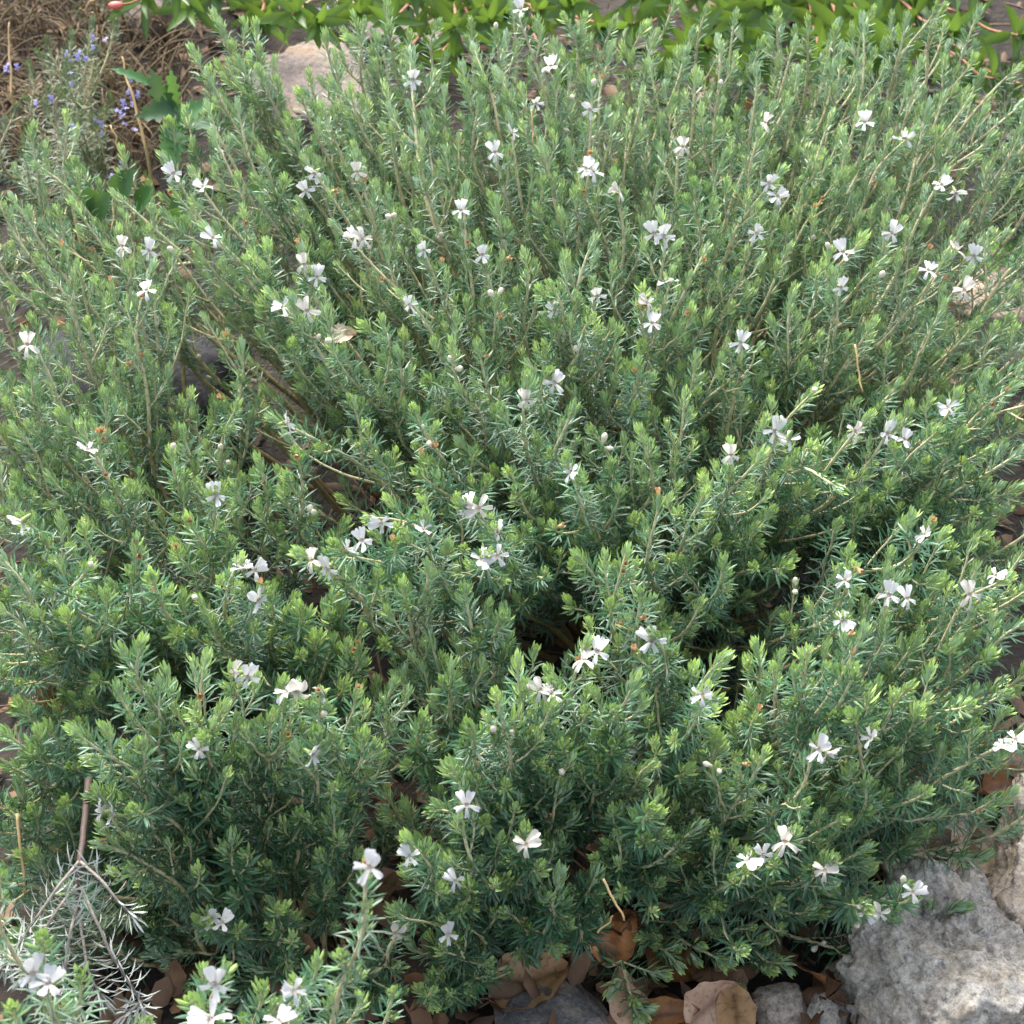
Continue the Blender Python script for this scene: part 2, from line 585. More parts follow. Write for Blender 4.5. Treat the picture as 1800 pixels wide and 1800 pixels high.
def make_bough(root, tip, tdir, shrub, S=1.0, nside=5, bare=0.4, rise=0.5, young=1.0, sidelen=1.0, r0=0.0035, thin=1.0, wide=1.0, mid=None, size=1.0, droop=1.0, up_side=0.5, name='branch', mats=None, fol='foliage', inter=0.0052, long=False):
    """one bough as a part: stem mesh with its foliage as sub-part. tip and root are world points"""
    BOUGH_TONE[0] = rng.random()
    root, tip, tdir = (np.asarray(a, float) for a in (root, tip, tdir))
    tdir = unit(tdir)
    span = np.linalg.norm(tip - root)
    hor = tip - root
    p1 = root + hor * 0.38 * np.array([1, 1, 0.35]) + np.array([0, 0, span * 0.22 * rise])
    p2 = tip - tdir * span * 0.38
    if mid is not None:
        p2 = np.asarray(mid, float) - tdir * span * 0.1
    P = wobble(bezier(root, p1, p2, tip, 40), 0.009)
    P, q, L = resample(P, 0.006)
    P[:, 2] = np.maximum(P[:, 2], 0.006)
    n = len(P)
    t = np.linspace(0, 1, n)
    St, Fo = Mesh(), Mesh()
    back = L - q
    r = np.clip(0.0007 + 0.0008 * (back / 0.1) ** 0.8, 0.0007, r0)
    add_tube(St, P, r, np.clip(1.0 - back / 0.42, 0, 1))
    STEMPTS.append((shrub, P[int(n * .5):]))
    if long:
        leafy(Fo, P[-6:], 0.0, size * 1.08, young, wide=wide * 1.05, droop=droop)
        leafy(Fo, P, bare, size, young * .6, wide=wide, droop=droop, inter=rng.uniform(.008, .0125), x0=.03, tuft=1)
    else:
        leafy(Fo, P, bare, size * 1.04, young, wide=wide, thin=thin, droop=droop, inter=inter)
    T, A, Bn = frames(P)
    ga = rng.random() * 6.28
    for k in range(nside):
        f = 1 - (0.08 + 0.62 * (1 - bare) * ((k + 0.6 * rng.random()) / max(1, nside)) ** 0.9) * 1.0
        i = int(np.clip(f * (n - 1), 1, n - 2))
        ga += 2.4 + rng.normal(0, 0.3)
        rad = A[i] * math.cos(ga) + Bn[i] * math.sin(ga)
        rad = unit(rad + np.array([0, 0, 0.35]))
        an = math.radians(rng.uniform(38, 66))
        d0 = unit(T[i] * math.cos(an) + rad * math.sin(an))
        d1 = unit(T[i] * 0.55 + d0 * 0.55 + np.array([0, 0, up_side]))
        bl = (L - q[i])
        ln = sidelen * np.clip(bl * rng.uniform(0.35, 0.8), 0.014, rng.choice([.035, .055, .09]))
        a = P[i]
        sp = bezier(a, a + d0 * ln * 0.4, a + d0 * ln * 0.55 + d1 * ln * 0.2, a + d0 * ln * 0.45 + d1 * ln * 0.55, 14)
        sp = wobble(sp, 0.0016)
        sp[:, 2] = np.maximum(sp[:, 2], 0.008)
        SP, sq, sL = resample(sp, 0.006)
        add_tube(St, SP, np.clip(0.0006 + 0.0006 * ((sL - sq) / 0.1), 0.0006, max(r[i] * 0.9, .0006)), np.clip(1 - (sL - sq) / 0.4, 0, 1), 5)
        STEMPTS.append((shrub, SP[int(len(SP) * .4):]))
        if long and sL > .045:
            leafy(Fo, SP[-5:], 0.0, size, young, wide=wide, droop=droop)
            leafy(Fo, SP, 0.1, size * .95, young * .7, wide=wide, droop=droop, inter=.012, x0=.024, tuft=1)
            continue
        leafy(Fo, SP, 0.1, size * rng.uniform(0.85, 1.05), young * rng.uniform(0.75, 1.1), wide=wide, thin=thin, droop=droop, inter=inter * rng.choice([1, 1, 1.5]))
    ms, mf = mats or (M_STEM, M_LEAF)
    org = np.array(shrub.location)
    b = St.build(name, ms, shrub, org)
    f = Fo.build(fol, mf, b, org)
    return b, P


# ------------------------------------------------------------------ ground
def bmesh_grid(name, x0, x1, y0, y1, nx, ny, zf):
    xs = np.linspace(x0, x1, nx)
    ys = np.linspace(y0, y1, ny)
    X, Y = np.meshgrid(xs, ys)
    Z = zf(X, Y)
    v = np.stack([X, Y, Z], -1).reshape(-1, 3)
    i = np.arange(ny - 1)[:, None] * nx
    j = np.arange(nx - 1)[None]
    q = np.stack([i + j, i + j + 1, i + nx + j + 1, i + nx + j], -1).reshape(-1)
    M = Mesh()
    M.add(v, q, np.full((nx - 1) * (ny - 1), 4), 0, 0)
    return M


_gw = [(rng.uniform(6, 60, 2) * rng.choice([-1, 1], 2), rng.uniform(0, 6.28)) for _ in range(14)]


def gz(X, Y):
    z = np.zeros_like(X, dtype=float)
    for (k, ph) in _gw:
        z = z + np.sin(X * k[0] + Y * k[1] + ph) * 0.07 / (12 + np.hypot(*k))
    return np.minimum(z - 0.004, 0.004)


g = bmesh_grid('ground', -1.4, 1.4, 0.3, 4.2, 260, 340, gz).build('ground', M_SOIL)
tag(g, kind='structure')
far = bmesh_grid('soil', -60, 60, -20, 100, 30, 30, lambda X, Y: X * 0 - 0.03).build('soil', M_SOIL)
tag(far, kind='structure')


# ------------------------------------------------------------------ rocks
def make_rock(name, c, r, material, label, cat='rock', seed=0, rough=0.18, sub=5, flat=0.0, rot=0.0, box=0.0, fine=0.03, group=None):
    import bmesh
    from mathutils import noise as mn
    bm = bmesh.new()
    bmesh.ops.create_icosphere(bm, subdivisions=sub, radius=1.0)
    off = Vector((seed * 7.3, seed * 3.1, seed * 1.7))
    for v in bm.verts:
        p = v.co.normalized()
        if box:
            mx = max(abs(p.x), abs(p.y), abs(p.z))
            p = p.lerp(p / mx * 0.85, box)
        h = mn.fractal(p * 1.25 + off, 1.0, 2.0, 3) * rough
        h2 = (mn.fractal(p * 5.5 + off, 0.75, 2.1, 6) - 0.4 * abs(mn.fractal(p * 3.1 - off, .9, 2.0, 4))) * fine
        cell = mn.voronoi(p * 3.2 + off)[0][0]
        h3 = -max(0.0, 0.28 - cell) * 0.35 * (rough * 2)
        v.co = p * (1 + h + h2 + h3)
        if flat and v.co.z > flat:
            v.co.z = flat + (v.co.z - flat) * 0.12
    me = bpy.data.meshes.new(name)
    bm.to_mesh(me)
    bm.free()
    for v in me.vertices:
        v.co.x *= r[0]; v.co.y *= r[1]; v.co.z *= r[2]
    me.polygons.foreach_set('use_smooth', np.ones(len(me.polygons), bool))
    me.materials.append(material)
    o = bpy.data.objects.new(name, me)
    COL.objects.link(o)
    o.location = c
    o.rotation_euler = (0, 0, rot)
    tag(o, label, cat, group)
    return o


G = ground
make_rock('limestone_rock', G(1660, 1770) + [0, 0, 0.012], (0.066, 0.074, 0.074), M_LIME, 'large pale grey pitted limestone rock in the lower right corner', seed=3, rough=0.3, sub=7, rot=0.5, fine=0.07, box=0.6)
make_rock('limestone_rock', G(1840, 1590) + [0.012, 0.0, 0.0], (0.058, 0.1, 0.07), M_LIME2, 'rough brown grey rock behind the large pale limestone at right edge', seed=9, rough=0.3, sub=7, rot=-0.3, fine=0.09, box=0.6)
make_rock('flat_stone', G(1640, 1490) + [0, 0, -0.004], (0.05, 0.075, 0.03), M_FLAT, 'flat beige paving stone under the low fishbone branches at right', 'stone', seed=5, rough=0.12, sub=5, flat=0.45, rot=0.3, box=0.75, fine=0.01)
make_rock('dark_stone', G(975, 1815) + [0, 0, 0.0], (0.036, 0.042, 0.024), M_DARKROCK, 'smooth dark grey stone at the bottom edge beside a tan leaf', 'stone', seed=12, rough=0.2, sub=5, rot=0.2, fine=0.02)
make_rock('small_rock', G(1372, 1772) + [0, 0, 0.0], (0.02, 0.018, 0.016), M_LIME2, 'small rough brown stone among brown leaves at the bottom edge', 'stone', seed=15, rough=0.25, sub=4, fine=0.06)
make_rock('small_rock', G(1455, 1790) + [0, 0, 0.0], (0.014, 0.02, 0.016), M_LIME, 'narrow grey stone chip left of the large limestone rock', 'stone', seed=18, rough=0.25, sub=4, fine=0.06)
make_rock('pebble', G(1683, 1590) + [0, 0, 0.01], (0.009, 0.008, 0.007), M_FLAT, 'round tan pebble wedged between the two large rocks', 'pebble', seed=19, rough=0.1, sub=3, fine=0.02)
make_rock('sandstone_slab', at(560, 125, 2.36) + [0, 0, -0.03], (0.06, 0.08, 0.05), M_SAND, 'flat layered sandstone slab behind the shrub at upper left', 'stone', seed=21, rough=0.2, sub=6, flat=0.5, rot=0.35, box=0.6, fine=0.06)
make_rock('sandstone_slab', G(745, 60) + [0, 0, 0.0], (0.07, 0.06, 0.03), M_SAND, 'sandstone block under the bright green leaves at top centre', 'stone', seed=22, rough=0.15, sub=5, flat=0.6, rot=-0.15, box=0.7, fine=0.02)
make_rock('small_rock', G(270, 55) + [0, 0, 0.02], (0.03, 0.03, 0.025), M_SAND, 'small brownish stone beside dry grass at upper left', 'stone', seed=23, rough=0.2, sub=4, fine=0.04)
make_rock('slate_rock', G(235, 800) + [0, 0, 0.02], (0.1, 0.1, 0.09), M_SLATE, 'dark slate grey boulder hidden behind thin stems at left', seed=25, rough=0.18, sub=5, fine=0.02, box=0.4)
make_rock('pale_rock', G(1810, 470) + [0, 0, 0.03], (0.05, 0.07, 0.05), M_LIME, 'pale rock at the right edge beside small clover leaves', seed=27, rough=0.2, sub=5, fine=0.05, box=0.3)
make_rock('pale_rock', G(1745, 590) + [0, 0, 0.02], (0.055, 0.05, 0.04), M_FLAT, 'beige broken stone showing through thin leaves below the clover', seed=28, rough=0.2, sub=5, fine=0.05, box=0.4)


# ------------------------------------------------------------------ flowers
def lobe(M, base, d, nrm, L, W, bend, notch=0.15, narrow=0.45, a0=0.25, cup=0.15, nl=6):
    """one spreading petal lobe with a notched, waved end"""
    d = unit(np.asarray(d, float)); nrm = unit(np.asarray(nrm, float) - d * np.dot(nrm, d)); s = np.cross(d, nrm)
    ts = np.linspace(0, 1, nl)
    cols = np.linspace(-1, 1, 5)
    v, ag = [], []
    for t in ts:
        ww = W * 0.5 * (narrow + (1 - narrow) * math.sin(min(1, t * 1.15) * math.pi * 0.5) ** 1.3) * (1.0 if t < 0.85 else 0.86)
        for c in cols:
            tt = t - (notch * (1 - abs(c)) + 0.10 * (abs(c) > 0.9)) * t ** 4
            p = base + d * L * tt + s * ww * c + nrm * (L * bend * t * t + cup * W * c * c * t + 0.0006 * math.sin(c * 4 + t * 5) * t)
            v.append(p); ag.append(a0 + (1 - a0) * t)
    q = []
    for i in range(nl - 1):
        for j in range(4):
            q += [i * 5 + j, i * 5 + j + 1, i * 5 + j + 6, i * 5 + j + 5]
    M.add(v, q, np.full((nl - 1) * 4, 4), ag, 0.5)


def flower_mesh(i, old=0.0, material=None):
    """white two-lipped flower: local +Z out of the throat, +Y up; about 19 mm across"""
    M = Mesh()
    r = random.Random(100 + i)
    j = lambda a: r.uniform(-a, a)
    # throat tube
    an = np.arange(10) * 2 * math.pi / 10
    rings = []
    for z, rr in ((-0.006, 0.0009), (-0.003, 0.0015), (0.0, 0.0023)):
        rings.append(np.stack([rr * np.cos(an), rr * np.sin(an), np.full(10, z)], 1))
    v = np.concatenate(rings)
    q = []
    for a in range(2):
        for b in range(10):
            q += [a * 10 + b, a * 10 + (b + 1) % 10, (a + 1) * 10 + (b + 1) % 10, (a + 1) * 10 + b]
    M.add(v, q, np.full(20, 4), np.repeat([0.0, 0.0, 0.15], 10), 0.5)
    cap = np.concatenate([[[0, 0, -0.0012]], np.stack([0.0022 * np.cos(an), 0.0022 * np.sin(an), np.full(10, -0.0004)], 1)])
    M.add(cap, [x for b in range(10) for x in (0, 1 + b, 1 + (b + 1) % 10)], np.full(10, 3), 0.12, 0.5)
    tilt = r.uniform(-0.1, 0.55)
    for sx in (-1, 1):      # upper lip: two broad lobes joined for half their length
        lobe(M, np.array([sx * 0.0009, 0.0012, sx * 0.0002]), (sx * (0.3 + j(0.1)), 1.0, tilt + j(0.12)), (sx * -0.15, -0.15, 1), 0.0098 + j(0.0012), 0.0060 + j(0.0011), -0.1 + j(0.3) - old * .5, 0.16, 0.52, cup=j(0.35) + old * .4)
    for ang in (-66, 0, 66):   # lower lip: three narrow spoon-shaped lobes
        a = math.radians(ang + j(13))
        lobe(M, np.array([math.sin(a) * 0.0014, -math.cos(a) * 0.0014, 0]), (math.sin(a), -math.cos(a), 0.35 + j(0.35)), (j(.3), 0.1, 1), 0.0080 + j(0.0015), 0.0039 + j(0.0007), -0.3 + j(0.35) - old * .6, 0.2, 0.44, cup=j(0.4))
    for sx in (-1, 1):      # stamens
        P = np.array([[sx * 0.0006, 0.0006, -0.001], [sx * 0.001, 0.0014, 0.0016], [sx * 0.0013, 0.0018, 0.0028]])
        add_tube(M, P, [0.00022, 0.0002, 0.0004], 0.1, 4)
    return M.data('flower', material or M_PETAL)


def calyx_mesh():
    M = Mesh()
    an = np.arange(10) * 2 * math.pi / 10
    prof = ((-0.0095, 0.0004), (-0.008, 0.0012), (-0.005, 0.0017), (-0.003, 0.0019))
    v = np.concatenate([np.stack([r * np.cos(an), r * np.sin(an), np.full(10, z)], 1) for z, r in prof])
    tips = np.stack([0.0026 * np.cos(an), 0.0026 * np.sin(an), np.where(np.arange(10) % 2 == 0, -0.0008, -0.0026)], 1)
    v = np.concatenate([v, tips])
    q = []
    for a in range(4):
        for b in range(10):
            q += [a * 10 + b, a * 10 + (b + 1) % 10, (a + 1) * 10 + (b + 1) % 10, (a + 1) * 10 + b]
    M.add(v, q, np.full(40, 4), 0.5, 0.5)
    return M


def bud_mesh():
    M = Mesh()
    P = np.array([[0, 0, -0.0015], [0, 0, 0.0], [0, 0.0001, 0.002], [0, 0.0005, 0.0036], [0, 0.0009, 0.0052], [0, 0.0012, 0.006]])
    add_tube(M, P, [0.0008, 0.0013, 0.0019, 0.0021, 0.0013, 0.0003], 0.8, 8)
    return M.data('flower_bud', M_BUD)


FLOWERS = [flower_mesh(i) for i in range(11)] + [flower_mesh(i, .8, M_PETAL_OLD) for i in (20, 21, 22)]
CALYX = calyx_mesh().data('calyx', M_CALYX)
DRIED = calyx_mesh().data('dried_calyx', M_DRY)
BUD = bud_mesh()


def place(me, name, parent, p, out, up, s):
    """a part with shared mesh: local Z along out, local Y near up; p in world coordinates"""
    z = Vector(unit(out))
    y = Vector(unit(up))
    x = y.cross(z)
    if x.length < 1e-3:
        x = Vector((1, 0, 0)).cross(z)
    x.normalize()
    y = z.cross(x)
    R = Matrix((x, y, z)).transposed().to_4x4()
    o = bpy.data.objects.new(name, me)
    COL.objects.link(o)
    o.parent = parent
    loc = Vector(p) - (parent.location if parent else Vector())
    o.matrix_local = Matrix.Translation(loc) @ R @ Matrix.Scale(s, 4)
    return o


# ------------------------------------------------------------------ the white-flowered shrubs
SHRUBS = {}


def shrub(key, u, v, label, z=0.0):
    o = empty('coastal_rosemary_shrub', G(u, v, z))
    tag(o, label, 'shrub', 'white flowered grey green shrubs filling the bed')
    SHRUBS[key] = o
    return o


shrub('main', 1110, 1060, 'largest grey green white flowered shrub, filling the bed up to the broad leaved plants')
shrub('left', 430, 1190, 'shrub at the left edge with long arching pale stems in front of the dark boulder')
shrub('fan', 515, 1640, 'lower left shrub fanning out from one stem above the dry silvery branch')
shrub('front', 915, 1600, 'upright front shrub standing right above the tan fallen leaf and dark stone')
shrub('right', 1110, 1490, 'low shrub sprawling right with fishbone branches over the flat stone and limestone')
shrub('near', 330, 2250, 'nearest shrub cut off by the bottom left edge, with the biggest white flowers')

FL = [  # flowers (photo pixels), size factor
    (305, 305, 1), (357, 328, .7), (553, 305, .9), (538, 335, .8), (375, 418, .9), (215, 433, .8), (262, 440, 1), (257, 510, .9), (535, 465, .9), (557, 487, .8), (497, 540, .8), (540, 546, 1),
    (915, 16, 1), (726, 140, 1), (968, 116, 1.2), (942, 182, .6), (1037, 193, .8), (902, 233, .7), (870, 268, .9), (628, 302, .7), (1030, 296, 1), (1042, 302, 1), (1088, 337, .8), (810, 370, .7), (625, 416, 1), (638, 420, .9), (745, 440, .6), (848, 448, .7), (1150, 410, 1.1), (1166, 415, 1.1), (720, 536, .7), (1050, 520, .8), (1172, 495, .8), (1138, 532, .8), (1146, 568, .9), (975, 545, .7),
    (1200, 258, .8), (1520, 215, .9), (1590, 243, 1.1), (1345, 216, .7), (1352, 322, .8), (1367, 345, .9), (1655, 325, .9), (1680, 340, .8), (1330, 410, .7), (1482, 443, 1.1), (1568, 410, .9), (1680, 440, 1), (1712, 450, .9), (1632, 475, .8), (1695, 510, 1.1), (1478, 505, .6), (1302, 602, .9),
    (48, 606, 1), (155, 790, .8), (505, 743, .9), (380, 870, 1), (37, 917, 1), (425, 998, 1), (449, 1002, 1), (455, 1055, 1.1), (548, 985, .9), (575, 1000, 1),
    (975, 673, 1), (925, 703, .7), (1003, 830, .9), (825, 890, 1), (842, 893, 1), (612, 965, 1), (636, 950, 1), (670, 920, .9), (745, 930, .6), (847, 983, 1), (875, 977, 1), (875, 935, .6), (1026, 1160, 1), (1050, 1145, 1.1), (1145, 1127, 1.2),
    (1285, 800, .7), (1362, 758, 1.1), (1385, 772, 1), (1503, 758, .8), (1560, 762, 1.1), (1590, 772, .9), (1666, 716, 1), (1625, 940, .7), (1485, 1020, .6), (1563, 1046, 1), (1595, 1052, .8), (1705, 1045, 1.1), (1482, 1090, .8), (1750, 1012, .6),
    (412, 1185, .9), (436, 1190, .9), (503, 1216, 1.1), (522, 1217, 1.1), (565, 1220, .8), (550, 1327, .9), (178, 1428, .9), (198, 1432, .9), (372, 1615, .9), (390, 1622, .9), (350, 1317, .6),
    (950, 1213, .9), (970, 1220, .9), (820, 1415, 1), (925, 1485, 1.1), (720, 1505, .7), (800, 1548, .7), (695, 1640, .8), (788, 1643, .9),
    (1235, 1222, 1.1), (1440, 1318, 1.2), (1455, 1325, .9), (1530, 1297, .9), (1785, 1300, 1), (1762, 1312, .7), (1380, 1480, 1.1), (1314, 1512, 1.1), (1342, 1503, .8), (1450, 1530, .9), (1605, 1568, .8), (1523, 1603, .7), (1546, 1606, .7)]
FL_NEAR = [(58, 1712, 1.0), (84, 1728, 0.85), (378, 1730, .8), (370, 1792, 1.0), (650, 1525, .75), (517, 1742, .6), (490, 1795, .6)]
BUDS = [(865, 63), (1000, 160), (1012, 160), (703, 387), (713, 386), (785, 425), (775, 420), (878, 522), (895, 524), (1285, 165), (1425, 425), (1440, 420), (295, 447), (540, 905), (552, 905), (408, 790), (416, 795), (355, 635), (305, 770), (1025, 630), (1035, 628), (735, 768), (750, 770), (1045, 785), (1055, 787), (793, 645), (803, 643), (1380, 1035), (1390, 1038), (1440, 655), (1448, 652), (1005, 1368), (880, 1290), (905, 1285), (1360, 1275), (1352, 1278), (1250, 1350), (1258, 1352), (1215, 1425), (1583, 1558), (1500, 1618), (1437, 1640), (1445, 1638), (345, 1035), (600, 600), (555, 605), (565, 603), (1555, 480), (160, 970), (600, 1265)]
DRY = [(1424, 352), (1433, 358), (1445, 353), (1525, 322), (1640, 490), (1655, 494), (1495, 140), (875, 283), (887, 280), (421, 390), (555, 430), (165, 500), (246, 517), (670, 498), (662, 500), (1120, 550), (1113, 546), (613, 325), (880, 455), (780, 436), (793, 434), (1085, 153), (1635, 424), (245, 635), (190, 745), (178, 750), (165, 757), (186, 772), (185, 840), (156, 885), (241, 966), (236, 972), (325, 957), (480, 1047), (506, 1095), (465, 850), (748, 792), (765, 790), (690, 938), (1005, 677), (1095, 1005), (1100, 998), (1108, 1097), (1120, 1094), (1130, 1152), (1012, 1157), (650, 1137), (1755, 670), (1745, 703), (231, 1686), (234, 1662), (370, 1316), (585, 1222), (697, 1387), (990, 1432), (908, 1493), (922, 1620), (805, 1572), (1128, 655), (590, 325)]
